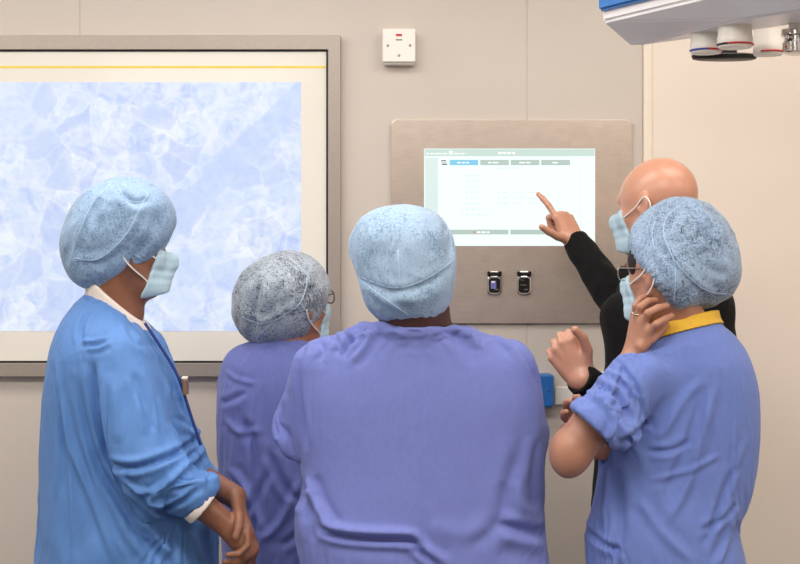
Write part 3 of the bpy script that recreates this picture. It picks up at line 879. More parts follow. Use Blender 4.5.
# ------------------------------------------------------------------ small wall fittings
sw = thing('fused_switch', 'white square fused spur plate with a red light, high on the wall', 'switch', (wx(399), WALL, wz(66)))
bm_part('back_box', bm_box(wx(384.5), wx(414), WALL-.030, WALL, wz(66), wz(32), .003), M['white'], sw)
bm_part('faceplate', bm_plate(wx(399), wz(47.3), wx(415.4)-wx(382.6), wz(31)-wz(64), .004, WALL-.040, WALL-.029, .003), M['white'], sw)
bm_part('indicator', bm_box(wx(396), wx(402), WALL-.042, WALL-.039, wz(38.3), wz(36.2), .0006), M['red'], sw)
bm_part('marking', bm_box(wx(395.6), wx(402.4), WALL-.0404, WALL-.039, wz(42.6), wz(41.4)), M['grey_mark'], sw)
for x, y in ((388, 47.8), (410, 47.6), (399, 57.6)):
    bm_part('screw', bm_lathe([(.0042, -.0412), (.0042, -.038)], (wx(x), WALL, wz(y)), 'Y', 14), M['screw'], sw)
bl = thing('wall_mounted_box', 'blue plastic wall box half hidden behind the broad person in violet scrubs', 'wall box', (wx(541), WALL, wz(406)))
bm_part('body', bm_plate(wx(537), wz(389.5), wx(552)-wx(522), wz(373)-wz(406), .012, WALL-.06, WALL, .006), M['blue_plastic'], bl)
bm_part('rivet', bm_lathe([(.0035, -.063), (.0035, -.058)], (wx(546.3), WALL, wz(388.8)), 'Y', 12), M['chrome'], bl)
so = thing('wall_socket', 'white double socket plate beneath the black cuff, right of the blue box', 'socket', (wx(568), WALL, wz(404)))
bm_part('faceplate', bm_plate(wx(571), wz(395.5), wx(588)-wx(555), wz(386.5)-wz(404.5), .004, WALL-.012, WALL, .003), M['white'], so)
bm_part('back_box', bm_box(wx(558), wx(585), WALL-.006, WALL, wz(403), wz(388)), M['white'], so)
s2 = thing('wall_switch', 'small white plate on the wall just right of the black cuff', 'switch', (wx(597), WALL, wz(388)))
bm_part('faceplate', bm_plate(wx(603), wz(380.5), wx(614)-wx(592), wz(372)-wz(389), .004, WALL-.012, WALL, .003), M['white'], s2)
bm_part('rocker', bm_plate(wx(603), wz(380.5), .018, .026, .002, WALL-.015, WALL-.010, .001), M['white'], s2)

# ------------------------------------------------------------------ ceiling pendant with gas outlets
zb = P(631, 47, 3.6)[2]
def at_z(px, py, z): return P(px, py, (z-1.45)*FPX/(282-py))
bA, bB, bC = at_z(631, 47, zb), at_z(745, 19, zb), at_z(960, -12, zb)
uA, uB = P(602, 22, 3.52), P(723, -2, 3.17)
uA[2] = uB[2] = uA[2]
pen = thing('gas_pendant', 'white ceiling pendant with blue corner and round gas outlets underneath', 'medical pendant', (bB+np.array([.35, .3, 0])))
def hull(pts):
    b = bmesh.new()
    for p in pts: b.verts.new([float(x) for x in p])
    r = bmesh.ops.convex_hull(b, input=b.verts[:])
    bmesh.ops.delete(b, geom=list({g for g in r['geom_interior']+r['geom_unused'] if isinstance(g, bmesh.types.BMVert)}), context='VERTS')
    bmesh.ops.recalc_face_normals(b, faces=b.faces[:])
    bmesh.ops.dissolve_limit(b, angle_limit=.02, verts=b.verts[:], edges=b.edges[:])
    bmesh.ops.bevel(b, geom=b.edges[:], offset=.006, segments=2, affect='EDGES')
    return b
up = np.array([0, 0, 1.])
far = bA+(bC-bB); ufar = uA+(bC-bB)*1.02; uC = uB+(bC-bB)
ub = uA[2]
bm_part('body', hull([bA, bB, bC, far, uA, uB, uC, ufar]+[q+up*.26 for q in (uA, uB, uC, ufar)]), M['white_cool'], pen)
dv = (uB-uA)/np.linalg.norm(uB-uA); nv = np.array([-abs(dv[1]), -abs(dv[0]), 0]) if dv[1] < 0 else np.array([-dv[1], dv[0], 0])
nv = np.array([dv[1], -dv[0], 0]); nv = nv if nv[0] < 0 else -nv
q0, q1 = uA+up*.024+nv*.004, uB+up*.024+nv*.004
bm_part('blue_bumper', hull([q0-nv*.02, q1-nv*.02, q0+nv*.010, q1+nv*.010, q0-nv*.02+up*.12, q1-nv*.02+up*.12, q0+nv*.010+up*.12, q1+nv*.010+up*.12]), M['blue_trim'], pen)
cc = pen.location
bm_part('ceiling_column', bm_lathe([(.09, zb+.2), (.09, ZC)], (cc.x, cc.y, 0), 'Z', 32), M['white_cool'], pen)
def outlet(px, top, r, h, ring):
    d = (zb-1.45)*FPX/(282-top); c = P(px, top, d)
    o = bm_part('gas_outlet', bm_lathe([(r*.96, .01), (r*.96, -h*.45), (r, -h*.5), (r, -h*.85), (r*.93, -h)], (c[0], c[1], zb), 'Z', 40), M['port_white'], pen)
    autosmooth(o)
    for m, a0, a1 in ring:
        pts = [np.array([c[0]+(r+.0004)*math.cos(math.radians(t)), c[1]+(r+.0004)*math.sin(math.radians(t)), zb-h*.87]) for t in np.linspace(a0, a1, 18)]
        v, f = tube_geo(pts, .0022, 6); part('colour_band', v, f, m, o)
    return c
outlet(706, 34, .036, .044, ((M['blue_mark'], 180, 265), (M['red'], 265, 360)))
outlet(735, 27, .039, .046, ((M['black'], 180, 235), (M['red'], 235, 360)))
outlet(768, 35, .034, .046, ((M['red'], 230, 360),))
c = P(728, 40, (zb-1.45)*FPX/(282-40)-.05)
o = bm_part('blanking_disc', bm_lathe([(.03, zb+.004), (.03, zb-.034), (.070, zb-.035), (.077, zb-.038), (.074, zb-.046), (.066, zb-.048)], (c[0], 0, 0), 'Z', 40), M['black'], pen); autosmooth(o)
for v in o.data.vertices: v.co.y = (v.co.y+pen.location.y)*.42+c[1]+.04-pen.location.y
d = (zb-1.45)*FPX/(282-24); c = P(797, 24, d)
o = bm_part('hose_connector', bm_lathe([(.018, zb+.002), (.018, zb-.012), (.034, zb-.013), (.034, zb-.026), (.027, zb-.028), (.027, zb-.040), (.031, zb-.041), (.031, zb-.062), (.022, zb-.066)], (c[0], c[1], 0), 'Z', 36), M['chrome'], pen); autosmooth(o)
b = bm_lathe([(.006, -.024), (.006, .0), (.010, .001), (.010, .006)], (0, 0, 0), 'Z', 16)
for v in b.verts: v.co = Vector((c[0]-.024-v.co.z, c[1]-.018+v.co.x, zb-.032+v.co.y))
bm_part('release_knob', b, M['chrome'], o, True)

# ------------------------------------------------------------------ people
def capE(px, py, d, rx, ry, rd, tilt=0., k=.03):
    s = d/FPX; t = math.radians(tilt)
    R = np.array([[math.cos(t), 0, math.sin(t)], [0, 1, 0], [-math.sin(t), 0, math.cos(t)]])
    return ell_(P(px, py, d), (rx*s, rd, ry*s), k, R)
def rim(p0, p1, d, out):
    """plane through two seen points, running straight away from the viewer; out = side that is cut away"""
    a, b = P(*p0, d), P(*p1, d); t = b-a; n = np.array([-t[2], 0, t[0]])
    o = np.array([out[0], 0, -out[1]])
    n = n if n@o > 0 else -n
    return (a+b)/2, n/np.linalg.norm(n)

def person_gown():
    d = 3.58
    p = thing('person', 'person in a sky blue gown, blue cap and mask, hands clasped, far left', 'person', (P(128, 500, d)[0], d, 0))
    H = Head(P(123, 246, 3.55), 29, -2, 0, 1.0)
    rows = [(286, 100, 128, .055, .0), (294, 89, 132, .075, .0), (302, 76, 138, .10, .0), (312, 67, 143, .125, 0), (322, 60, 150, .15, 0), (336, 54, 162, .175, 0), (352, 49, 171, .19, 0), (372, 45.5, 179, .195, 0), (395, 43, 185, .19, 0),
            (420, 42, 191, .185, 0), (460, 41, 199, .18, 0), (500, 40, 206, .185, 0), (535, 40, 214, .19, 0), (564, 39.5, 219, .19, 0), (640, 42, 223, .19, 0), (720, 44, 223, .19, 0)]
    SR, ER, WR = P(120, 356, 3.43), P(140, 456, 3.375), P(230, 528, 3.41)
    SL, EL, WL = P(128, 352, 3.74), P(160, 455, 3.76), P(235, 497, 3.49)
    nb = P(118, 312, 3.56)
    body = [loft_(rows, d, grow=-.016)] + H.prims() + [cap_(H.w(0, -.022, -.05), nb, .056, .062, .03)]
    body += arm(SR, ER, WR, (.040, .034, .038, .027)) + arm(SL, EL, WL, (.040, .036, .038, .027)) + legs(p.location.x, d, 10, .08, .068)
    body += hand(WR, (.62, .30, -.75), (-.2, .5, -.8), 1, [(45, 55, 30), (50, 60, 30), (55, 60, 30), (60, 60, 30)], s=.88)
    body += hand_pts(WL, ((247, 527, 3.425), (250, 533, 3.452), (250, 537, 3.478), (248, 539, 3.502)),
        (((247, 545, 3.395), (238, 554, 3.375), (228, 555, 3.372)), ((246, 554, 3.425), (235, 563, 3.41), (225, 562, 3.40)), ((245, 558, 3.46), (234, 567, 3.45), (224, 566, 3.44)), ((244, 558, 3.495), (235, 566, 3.49), (227, 565, 3.48))),
        ((236, 503, 3.455), (239, 516, 3.405), (238.5, 528, 3.372), (235.5, 537.5, 3.362)), 1.0)
    inner = [loft_(rows, d, grow=-.055)]+body[1:]
    body = body+arm(SR, ER, WR, (.056, .054, .048, .026))
    V, F = implicit(inner, .004, 1); part('body', V, F, M['skin_a'], p)
    neck_p, neck_n = P(121, 307, d), np.array([.66, 0, .75])
    g = [loft_(rows, d), cap_(SR, P(128, 415, 3.41), .066, .082, .035), cap_(P(128, 415, 3.41), P(142, 449, 3.39), .082, .078, .03), cap_(P(140, 458, 3.385), P(196, 497, 3.395), .066, .056, .02),
         ell_(P(193, 468, 3.40), (.040, .06, .052), .02), cap_(P(172, 440, 3.41), P(196, 480, 3.40), .045, .05, .02),
         cap_(SL, EL, .066, .075, .035), cap_(EL, P(200, 482, 3.63), .07, .055, .02)]
    ax = (WR-ER)/np.linalg.norm(WR-ER); ce = P(204, 507, 3.395)
    g += [pln_(neck_p, neck_n, .004)]
    sl_end = ce+ax*.012
    g += [cut_(cap_(ce, ce+ax*.2, .046, .06, .004))]
    V, F = garment(g, body, [(below(.52), 1.), (near(ce, .08), .96), (near(neck_p, .11), .8)], grow=.04, soft=.04)
    V = crumple(V, F, .002, 14, (1.2, 1, .5), 17, True)
    fr = 3.40
    st = [([(150, 352), (160, 375), (164, 400)], 2.4, 6, 'm', fr), ([(160, 362), (174, 398), (187, 428)], 2.4, 6, 'm', fr), ([(168, 420), (182, 434), (192, 436)], 2.4, -6, 'm', fr), ([(120, 470), (150, 488), (176, 476)], 2.6, 5, 'm', fr), ([(52, 360), (62, 420), (70, 500), (72, 560)], 3, 5, 'm', fr), ([(84, 440), (100, 500), (126, 560)], 3, 5, 'm', fr), ([(200, 455), (206, 470), (207, 485)], 2.3, 5, 'm', fr), ([(150, 500), (172, 500), (192, 488)], 2.4, 6, 'm', fr), ([(93, 362), (98, 395), (103, 430), (110, 460)], 4.1, -13.0, 'm', fr), ([(110, 461), (140, 463), (170, 455), (191, 446)], 3.1, -12.0, 'm', fr), ([(109, 466), (130, 482), (150, 500), (172, 518)], 2.7, -10.0, 'm', fr),
          ([(150, 503), (166, 484), (182, 470), (200, 452)], 3.4, 9.0, 'm', fr), ([(160, 508), (185, 497), (205, 484)], 2.7, -7.0, 'm', fr), ([(152, 350), (166, 392), (180, 425), (190, 443)], 3.4, -8.0, 'm', fr), ([(176, 440), (190, 452), (198, 470)], 2.7, -6.0, 'm', fr),
          ([(84, 312), (78, 325), (80, 345)], 2.7, -6.0, 'm', fr), ([(80, 342), (95, 341), (108, 337)], 2.3, 5.0, 'm', fr), ([(85, 349), (100, 348), (112, 342)], 2.3, 4.0, 'm', fr), ([(122, 320), (134, 338), (146, 348)], 2.7, -5.0, 'm', fr), ([(136, 322), (152, 348), (162, 372)], 2.7, 6.0, 'm', fr),
          ([(61, 400), (70, 450), (92, 500), (118, 562)], 4.1, 8.0, 'm', fr), ([(76, 380), (96, 460), (130, 520), (160, 566)], 4.1, -9.0, 'm', fr), ([(106, 464), (130, 500), (155, 535), (176, 566)], 4.1, 9.0, 'm', fr), ([(50, 380), (54, 440), (52, 500)], 3.4, 5.0, 'm', fr), ([(186, 530), (196, 548), (200, 566)], 3.4, -6.0, 'm', fr),
          ([(112, 372), (122, 410), (124, 440)], 6, 5, 'g', fr), ([(135, 370), (150, 405), (158, 430)], 3.4, -5.0, 'm', fr)]
    V = folds(V, F, st, fr)
    gown = part('gown', V, F, M['gown'], p)
    pts = [(147, 323), (163, 347), (178, 372), (186, 393), (193, 415), (203, 445)]
    v, f = tube_geo(spline([P(x-2.2, y, 3.50) for x, y in pts], 5), .0035); part('front_edge', v, f, M['navy'], gown)
    cf = [cap_(ce-ax*.05, ce+ax*.004, .0485, .0475, .004), pln_(ce+ax*.001, ax), pln_(ce-ax*.02, -ax), cut_(cap_(ce-ax*.1, ce+ax*.1, .043, .043, .002))]
    V, F = implicit(cf, .0025, 1); part('inner_cuff', V, F, M['collar_white'], gown)
    cl = [cap_(H.w(0, -.022, -.05), nb+np.array([0, 0, -.04]), .064, .078, .03), pln_(neck_p+neck_n*.012, neck_n), pln_(neck_p-neck_n*.03, -neck_n)]
    V, F = implicit(cl, .003, 1); part('inner_collar', V, F, M['collar_white'], p)
    b = bm_box(0, .010, -.02, .02, -.020, .018, .003)
    for v in b.verts: v.co += Vector(P(183.5, 386, 3.50))
    bd = bm_part('badge', b, M['badge'], gown)
    b = bm_box(-.004, .010, -.012, .012, .016, .022, .002)
    for v in b.verts: v.co += Vector(P(183.5, 386, 3.50))
    bm_part('clip', b, M['badge_clip'], bd)
    H.extras(p, M['iris_brown'])
    dc = 3.55
    rp, rn = rim((188, 216), (118, 302), dc, (1, 1))
    hair(p, H, M['hair_dark'], rp, rn, -.085, 1.05)
    bouffant(p, H, [capE(126, 224, dc, 47, 45, .112), capE(106, 241, dc, 44, 47, .112, 30), capE(128, 217, dc, 43, 35, .10), capE(97, 262, dc, 28, 27, .085)], rp, rn, M['cap_a'], M['seam'],
             [([(108, 186), (90, 205), (76, 240), (70, 265)], 4, 2.5, 'm'), ([(118, 190), (135, 203), (150, 198)], 4, -3.5, 'm'), ([(145, 200), (130, 232), (104, 256), (74, 258)], 4, 2.5, 'm'), ([(155, 210), (150, 235), (128, 262)], 5, -3, 'm'), ([(95, 205), (100, 230), (92, 260)], 5, -2.5, 'm')],
             [[(74, 258), (98, 259), (124, 237), (139, 211), (148, 193)], [(110, 184), (93, 203), (79, 232), (70, 262)], [(118, 187), (126, 199), (140, 202), (148, 194), (138, 187), (120, 185)]], dc-.1, 1.)
    mask(p, H, M['mask'], M['mask_loop'])
    trousers(p, p.location.x, d, 10, M['trouser'], .08, .8, .08, .13, .13); shoes(p, p.location.x, d, 10, M['shoe'])

def person_behind():
    d = 4.0
    p = thing('person', 'person in violet scrubs and greyish see-through cap with glasses, between gown and broad back', 'person', (P(286, 500, d)[0], d, 0))
    H = Head(P(291, 303, 3.98), 50, 6, -4, 1.0)
    rows = [(334, 270, 312, .05, 0), (339, 258, 318, .07, 0), (345, 245, 328, .09, 0), (353, 236, 338, .105, 0), (364, 224, 346, .12, 0), (380, 218, 352, .13, 0), (400, 214, 354, .135, 0), (430, 214, 354, .135, 0), (460, 217, 353, .135, 0), (500, 220, 355, .14, 0), (564, 224, 360, .15, 0), (600, 224, 362, .15, 0)]
    SL, EL, WL = P(244, 366, 4.0), P(252, 440, 4.13), P(318, 452, 4.16)
    SR, ER, WR = P(336, 366, 4.0), P(338, 440, 4.14), P(290, 462, 4.19)
    nb = P(288, 346, 3.99)
    body = [loft_(rows, d, grow=-.014)]+H.prims()+[cap_(H.w(0, -.022, -.05), nb, .053, .058, .03)]+arm(SL, EL, WL)+arm(SR, ER, WR)+legs(p.location.x, d, 60)
    body += hand(WL, (1, .05, .05), (.1, -1, 0), -1, [(30, 40, 25)]*4)+hand(WR, (-1, .05, .05), (-.1, -1, 0), 1, [(30, 40, 25)]*4)
    inner = [loft_(rows, d, grow=-.05)]+body[1:]
    V, F = implicit(inner, .004, 1); part('body', V, F, M['skin_b'], p)
    g = [loft_(rows, d), cap_(SL, P(233, 386, 4.03), .052, .054, .025), cap_(SR, P(342, 400, 4.06), .056, .055, .03), pln_(P(288, 340, d), (.15, .1, 1))]
    for e, q in ((P(231, 392, 4.05), (-.06, .25, -.5)), (P(342, 408, 4.07), (.0, .3, -.5))):
        q = np.array(q)/np.linalg.norm(q); g += [cut_(cap_(e+q*.03, e+q*.09, .047, .05, .003))]
    V, F = garment(g, body, [(below(.64), 1.), (near_axis(nb, .09, 1.2), .8)], h=.009, grow=.06, soft=.04)
    V = crumple(V, F, .0018, 13, (1.2, 1, .6), 25, True)
    fr = 3.88
    st = [([(240, 415), (255, 450), (258, 500), (248, 560)], 4.5, -9.9, 'm', fr), ([(228, 470), (246, 490), (262, 530)], 3.8, 7.7, 'm', fr), ([(270, 452), (282, 480), (296, 500)], 3.8, -8.8, 'm', fr), ([(262, 540), (282, 520), (300, 480)], 3.8, 7.7, 'm', fr), ([(232, 520), (252, 505), (270, 470)], 3.8, -6.6, 'm', fr), ([(224, 420), (238, 432), (262, 430)], 3.0, 4.4, 'm', fr),
          ([(222, 372), (236, 380), (256, 384)], 2.4, 2.8, 'm', fr), ([(218, 405), (232, 400), (246, 392)], 3.0, -4.4, 'm', fr), ([(280, 545), (300, 530), (312, 500)], 3.8, -6.6, 'm', fr)]
    V = folds(V, F, st, fr); part('scrub_top', V, F, M['scrub_b'], p)
    H.extras(p, M['iris_brown'])
    dc = 4.0
    rp, rn = rim((336, 286), (297, 360), dc, (1, 1))
    hair(p, H, M['hair_dark'], rp, rn, -.10, 1.06)
    bouffant(p, H, [capE(281, 298, dc, 46, 43, .118), capE(270, 312, dc, 37, 34, .105), capE(290, 294, dc, 38, 39, .11), capE(280, 318, dc, 34, 29, .10)], rp, rn, M['cap_b'], M['seam_pale'],
             [([(259, 284), (255, 305), (253, 336)], 5, -8, 'm'), ([(292, 270), (303, 280), (308, 276)], 3, -3, 'm'), ([(243, 310), (265, 320), (298, 302)], 4, 2, 'm'), ([(285, 280), (280, 300), (290, 320)], 5, -2.5, 'm')],
             [[(307, 274), (306, 288), (299, 304), (281, 317), (266, 323), (256, 323), (242, 317)], [(300, 303), (306, 311), (313, 319)], [(288, 256), (299, 266), (307, 275)], [(257, 338), (266, 328), (281, 317)]], dc-.1, 3.)
    mask(p, H, M['mask'], M['mask_loop']); glasses(p, H, M['glass_frame'], M['lens'], .102, .008)
    trousers(p, p.location.x, d, 60, M['trouser'], .08, .80, .085, .14, .11); shoes(p, p.location.x, d, 60, M['shoe'])

def person_broad():
    d = 3.5
    p = thing('person', 'broad person in violet scrubs and pale blue cap, back turned, arms folded, centre', 'person', (P(422, 500, d)[0], d, 0))
    H = Head(P(413, 279, 3.44), 78, 3, 0, 1.02)
    rows = [(310, 370, 461, .108, -.015), (321, 364, 466, .112, -.015), (329, 350, 476, .114, -.008), (336, 333, 490, .108, 0), (343, 316, 506, .112, 0), (352, 305, 519, .112, 0), (364, 298, 530, .125, 0), (380, 293, 538, .132, 0), (400, 293, 543, .138, 0), (430, 297, 546, .142, 0),
            (450, 303, 546, .145, 0), (475, 304, 546, .15, 0), (500, 297, 545, .155, 0), (516, 292, 545, .16, 0), (532, 294, 546, .162, 0), (548, 298, 548, .165, 0), (564, 302, 551, .17, 0), (612, 306, 555, .17, 0)]
    SL, EL, WL = P(322, 366, 3.49), P(302, 432, 3.66), P(420, 442, 3.77)
    SR, ER, WR = P(508, 366, 3.49), P(522, 432, 3.66), P(405, 456, 3.80)
    nb = P(415, 332, 3.48)
    body = [loft_(rows, d, grow=-.012)]+H.prims()+[cap_(H.w(0, -.02, -.04), nb, .074, .080, .03)]
    body += arm(SL, EL, WL, (.042, .040, .044, .029))+arm(SR, ER, WR, (.042, .040, .044, .029))+legs(p.location.x, d, 88, .12, .1)
    body += hand(WL, (1, .0, .05), (.0, -1, 0), -1, [(25, 35, 25)]*4, s=1.06)+hand(WR, (-1, .0, .1), (.0, -1, 0), 1, [(25, 35, 25)]*4, s=1.06)
    inner = [loft_(rows, d, grow=-.055)]+body[1:]
    body = body+arm(SL, P(296, 434, 3.58), WL, (.054, .056, .04, .029))+arm(SR, P(524, 434, 3.58), WR, (.054, .056, .04, .029))
    V, F = implicit(inner, .004, 1); part('body', V, F, M['skin_c'], p)
    g = [loft_(rows, d), cap_(P(322, 364, 3.49), P(295.5, 430, 3.54), .058, .062, .028), cap_(P(508, 362, 3.49), P(522, 432, 3.56), .058, .06, .03), pln_(P(415, 327, d), (.05, .08, 1), .003)]
    ax = np.array([-.05, .12, -.2]); ax /= np.linalg.norm(ax); e = P(294, 438, 3.55)
    g += [cut_(cap_(e+ax*.045, e+ax*.12, .053, .056, .003)), pln_(P(275, 446, 3.5), (-.25, 0, -1), .01) if False else cut_(cap_(e+ax*.09, e+ax*.12, .05, .05, .003))]
    V, F = garment(g, body, [(below(.72), 1.), (near_axis(nb, .10, 1.3), .8)], grow=.022, soft=.06)
    V = crumple(V, F, .001, 12, (1, 1, .7), 35, True)
    fr = 3.38
    st = [([(366, 326), (352, 338), (342, 356)], 3, -11, 'm', fr), ([(372, 330), (366, 345), (350, 364)], 3, 8, 'm', fr), ([(330, 336), (338, 344), (336, 354)], 2.6, -9, 'm', fr), ([(314, 342), (322, 350), (318, 362)], 3, -5, 'm', fr), ([(345, 332), (352, 336), (364, 331)], 2.6, 7, 'm', fr),
          ([(452, 328), (468, 336), (482, 350)], 3, 8, 'm', fr), ([(464, 326), (482, 335), (498, 338)], 2.6, -8, 'm', fr), ([(440, 330), (462, 344), (476, 366)], 5, -4, 'm', fr), ([(488, 334), (504, 342), (514, 352)], 2.6, 7, 'm', fr), ([(385, 330), (415, 336), (445, 330)], 4, 3, 'g', fr),
          ([(303, 345), (297, 372), (299, 405), (304, 450)], 3, -9, 'm', fr), ([(512, 340), (530, 362), (541, 392)], 3, -4, 'm', fr),
          ([(318, 529), (340, 535), (372, 537), (410, 538), (420, 548), (440, 562)], 3.5, -17, 'm', fr), ([(320, 525), (345, 530), (375, 531), (412, 532)], 6, 6, 'g', fr), ([(330, 545), (370, 547), (405, 549)], 6, -6, 'g', fr), ([(410, 538), (426, 550), (446, 560)], 5, 8, 'm', fr),
          ([(306, 480), (316, 505), (334, 532)], 4.5, 11, 'm', fr), ([(297, 500), (306, 515), (313, 545)], 5, -7, 'm', fr), ([(294, 520), (304, 505), (309, 492)], 4, 6, 'm', fr),
          ([(524, 440), (508, 490), (498, 522), (470, 545)], 7, -7, 'm', fr), ([(498, 524), (520, 530), (546, 538)], 4.5, -11, 'm', fr), ([(500, 538), (522, 545), (548, 552)], 6, 6, 'm', fr), ([(542, 440), (534, 480), (537, 515)], 5, -6, 'm', fr), ([(515, 480), (520, 505), (540, 520)], 6, 6, 'm', fr), ([(430, 520), (460, 532), (496, 528)], 9, 5, 'g', fr),
          ([(276, 395), (284, 415), (286, 436)], 4, 3, 'm', fr)]
    V = folds(V, F, st, fr); top = part('scrub_top', V, F, M['scrub_c'], p)
    H.extras(p, M['iris_brown'])
    dc = 3.44
    rp, rn = rim((350, 335), (470, 322), dc, (0, 1))
    hair(p, H, M['hair_dark'], rp, rn, -.088, 1.045)
    bouffant(p, H, [capE(400, 250, dc, 50, 42, .122), capE(399, 240, dc, 44, 32, .115), capE(408, 291, dc, 44, 36, .115), capE(419, 240, dc, 28, 27, .1), capE(406, 270, dc, 45, 34, .118)], rp, rn, M['cap_c'], M['seam'],
             [([(352, 276), (372, 286), (398, 292), (428, 283), (453, 266)], 4, -2.5, 'm'), ([(359, 279), (384, 300), (408, 315)], 4, 2, 'm'), ([(446, 222), (449, 240), (453, 258)], 5, -3, 'm'), ([(398, 250), (400, 290)], 5, 2, 'm'), ([(380, 300), (420, 300), (446, 286)], 6, 2, 'm')],
             [[(352, 272), (370, 281), (397, 288), (426, 279), (453, 261)], [(359, 279), (384, 298), (408, 315)], [(398, 250), (399, 268), (400, 287)], [(445, 218), (450, 236), (453, 258)], [(353, 262), (350, 246), (358, 226), (374, 213)]], dc-.1, 5.)
    mask(p, H, M['mask'], M['mask_loop'])
    trousers(p, p.location.x, d, 88, M['trouser'], .11, .84, .11, .2, .14); shoes(p, p.location.x, d, 88, M['shoe'], .12)

def person_collar():
    d = 3.5
    p = thing('person', 'person in blue scrubs with a yellow collar band, hand raised to the neck, right', 'person', (P(668, 500, d)[0], d, 0))
    H = Head(P(668, 273, 3.47), 130, 0, 0, .98)
    rows = [(300, 660, 714, .064, 0), (312, 658, 715, .066, 0), (320, 655, 717, .071, 0), (327, 650, 723, .084, 0), (333, 645, 731, .10, 0), (341, 638, 740, .115, 0), (352, 631, 748, .13, 0), (366, 624, 754, .14, 0), (385, 615, 759, .14, 0), (410, 606, 761, .14, 0), (440, 602, 761, .135, 0), (462, 600, 759, .13, 0), (480, 597, 755, .135, 0),
            (500, 592, 745, .14, 0), (514, 588, 739, .145, 0), (526, 584, 739, .15, 0), (542, 582, 743, .155, 0), (564, 586, 748, .16, 0), (606, 590, 752, .16, 0)]
    SL, EL, WL = P(646, 374, 3.38), P(574, 447, 3.33), P(634, 354, 3.40)
    SR, ER, WR = P(722, 372, 3.52), P(690, 452, 3.66), P(602, 448, 3.46)
    nb = P(684, 330, 3.50)
    body = [loft_(rows, d, grow=-.014)]+H.prims()+[cap_(H.w(0, -.022, -.05), nb, .052, .056, .03)]
    armL = arm(SL, EL, WL, (.042, .043, .037, .025)); body += armL+arm(SR, ER, WR)+legs(p.location.x, d, 140, .08, .07)
    body += [ell_(EL+np.array([-.012, 0, -.02]), (.042, .042, .05), .02)]
    body += hand_pts(WL, ((649, 331, 3.372), (643, 323, 3.378), (638, 317, 3.392), (635, 315, 3.412)),
        (((656, 324, 3.358), (665, 319, 3.366), (672, 315.5, 3.382)), ((648, 313, 3.360), (658, 308, 3.364), (667, 305.5, 3.380)), ((640, 307, 3.378), (648, 301, 3.384), (656, 300, 3.398)), ((635, 306, 3.400), (640, 299, 3.404), (645, 296, 3.412))),
        ((641, 346, 3.378), (652, 338, 3.385), (660, 331, 3.402), (666, 325, 3.420)), .98)
    body += hand(WR, (-.74, -.15, .68), (.3, -1, .2), 1, [(20, 40, 25)]*4, s=.95)
    inner = [loft_(rows, d, grow=-.05)]+[q for q in body[1:] if q is not armL[0]]+[cap_(SL+np.array([.01, .01, -.01]), EL, .028, .043, .03)]
    V, F = implicit(inner, .0037, 1); part('body', V, F, M['skin_d'], p)
    cn, cp = np.array([-.26, .16, 1.0]), P(684, 325, d); cn /= np.linalg.norm(cn)
    loft = loft_(rows, d)
    sd = P(595, 425, 3.30)-P(646, 374, 3.38); sd /= np.linalg.norm(sd)
    hm = P(592, 429, 3.31); hn = np.array([-.68, -.05, -.70]); hn /= np.linalg.norm(hn)
    sleeve = ['g', [cap_(P(650, 374, 3.385), P(590, 428, 3.305), .060, .068, .03), ell_(P(620, 422, 3.33), (.05, .05, .055), .03), pln_(hm, hn, .006), cut_(cap_(hm-hn*.03, hm+hn*.06, .050, .054, .003))], .03]
    g = [loft, sleeve, cap_(P(722, 372, 3.52), P(712, 430, 3.58), .06, .058, .03), pln_(cp, cn, .003)]
    V, F = garment(g, body, [(below(.72), 1.), (near_axis(nb, .12, 1.28), .9), (near(hm, .075), .9)], h=.0065, grow=.045, soft=.04)
    V = crumple(V, F, .0015, 13, (1.3, 1, .5), 45, True)
    fr = 3.37; f2 = 3.28
    st = [([(620, 360), (634, 380), (643, 400), (648, 424)], 2.4, -5.0, 'm', f2), ([(655, 425), (640, 436), (618, 444)], 3.8, -12.1, 'm', f2), ([(588, 392), (604, 404), (612, 420), (608, 438)], 3.0, 12.1, 'm', f2), ([(596, 384), (618, 396), (630, 420)], 3.0, -9.9, 'm', f2), ([(610, 372), (630, 384), (640, 402)], 3.0, 6.6, 'm', f2), ([(578, 406), (592, 398), (606, 392)], 3.0, -4.4, 'm', f2), ([(624, 446), (640, 438), (656, 430)], 3.0, 6.6, 'm', f2),
          ([(656, 440), (668, 425), (684, 400), (700, 380)], 4.5, 5.5, 'm', fr), ([(648, 452), (672, 450), (690, 440)], 3.0, -5.5, 'm', fr), ([(715, 385), (704, 430), (690, 480), (668, 520)], 4.5, 5.5, 'm', fr), ([(700, 400), (688, 440), (664, 500)], 4.5, -5.5, 'm', fr), ([(738, 466), (724, 500), (704, 544)], 3.8, -7.7, 'm', fr), ([(748, 440), (735, 480), (722, 510)], 3.8, 4.4, 'm', fr),
          ([(720, 455), (690, 470), (650, 480)], 3.0, 3.3, 'm', fr), ([(612, 470), (608, 510), (592, 540)], 3.8, 6.6, 'm', fr), ([(620, 480), (622, 530), (612, 564)], 4.5, -5.5, 'm', fr), ([(590, 535), (602, 545), (620, 552)], 3.0, -6.6, 'm', fr), ([(736, 520), (728, 545), (716, 566)], 3.8, 6.6, 'm', fr), ([(740, 505), (724, 520), (700, 530)], 3.0, -5.5, 'm', fr), ([(640, 500), (660, 530), (690, 560)], 4.5, 4.4, 'm', fr),
          ([(664, 345), (672, 400), (666, 450)], 6, 2, 'g', fr)]
    V = folds(V, F, st, fr); top = part('scrub_top', V, F, M['scrub_d'], p)
    V, F = implicit([H.E((x*.057, .040, .028), (.020, .032, .044), .005) for x in (-1, 1)]+[H.E((0, .060, .060), (.050, .020, .028), .02)], .004, 1); part('fringe', V, F, M['hair_dark'], p)
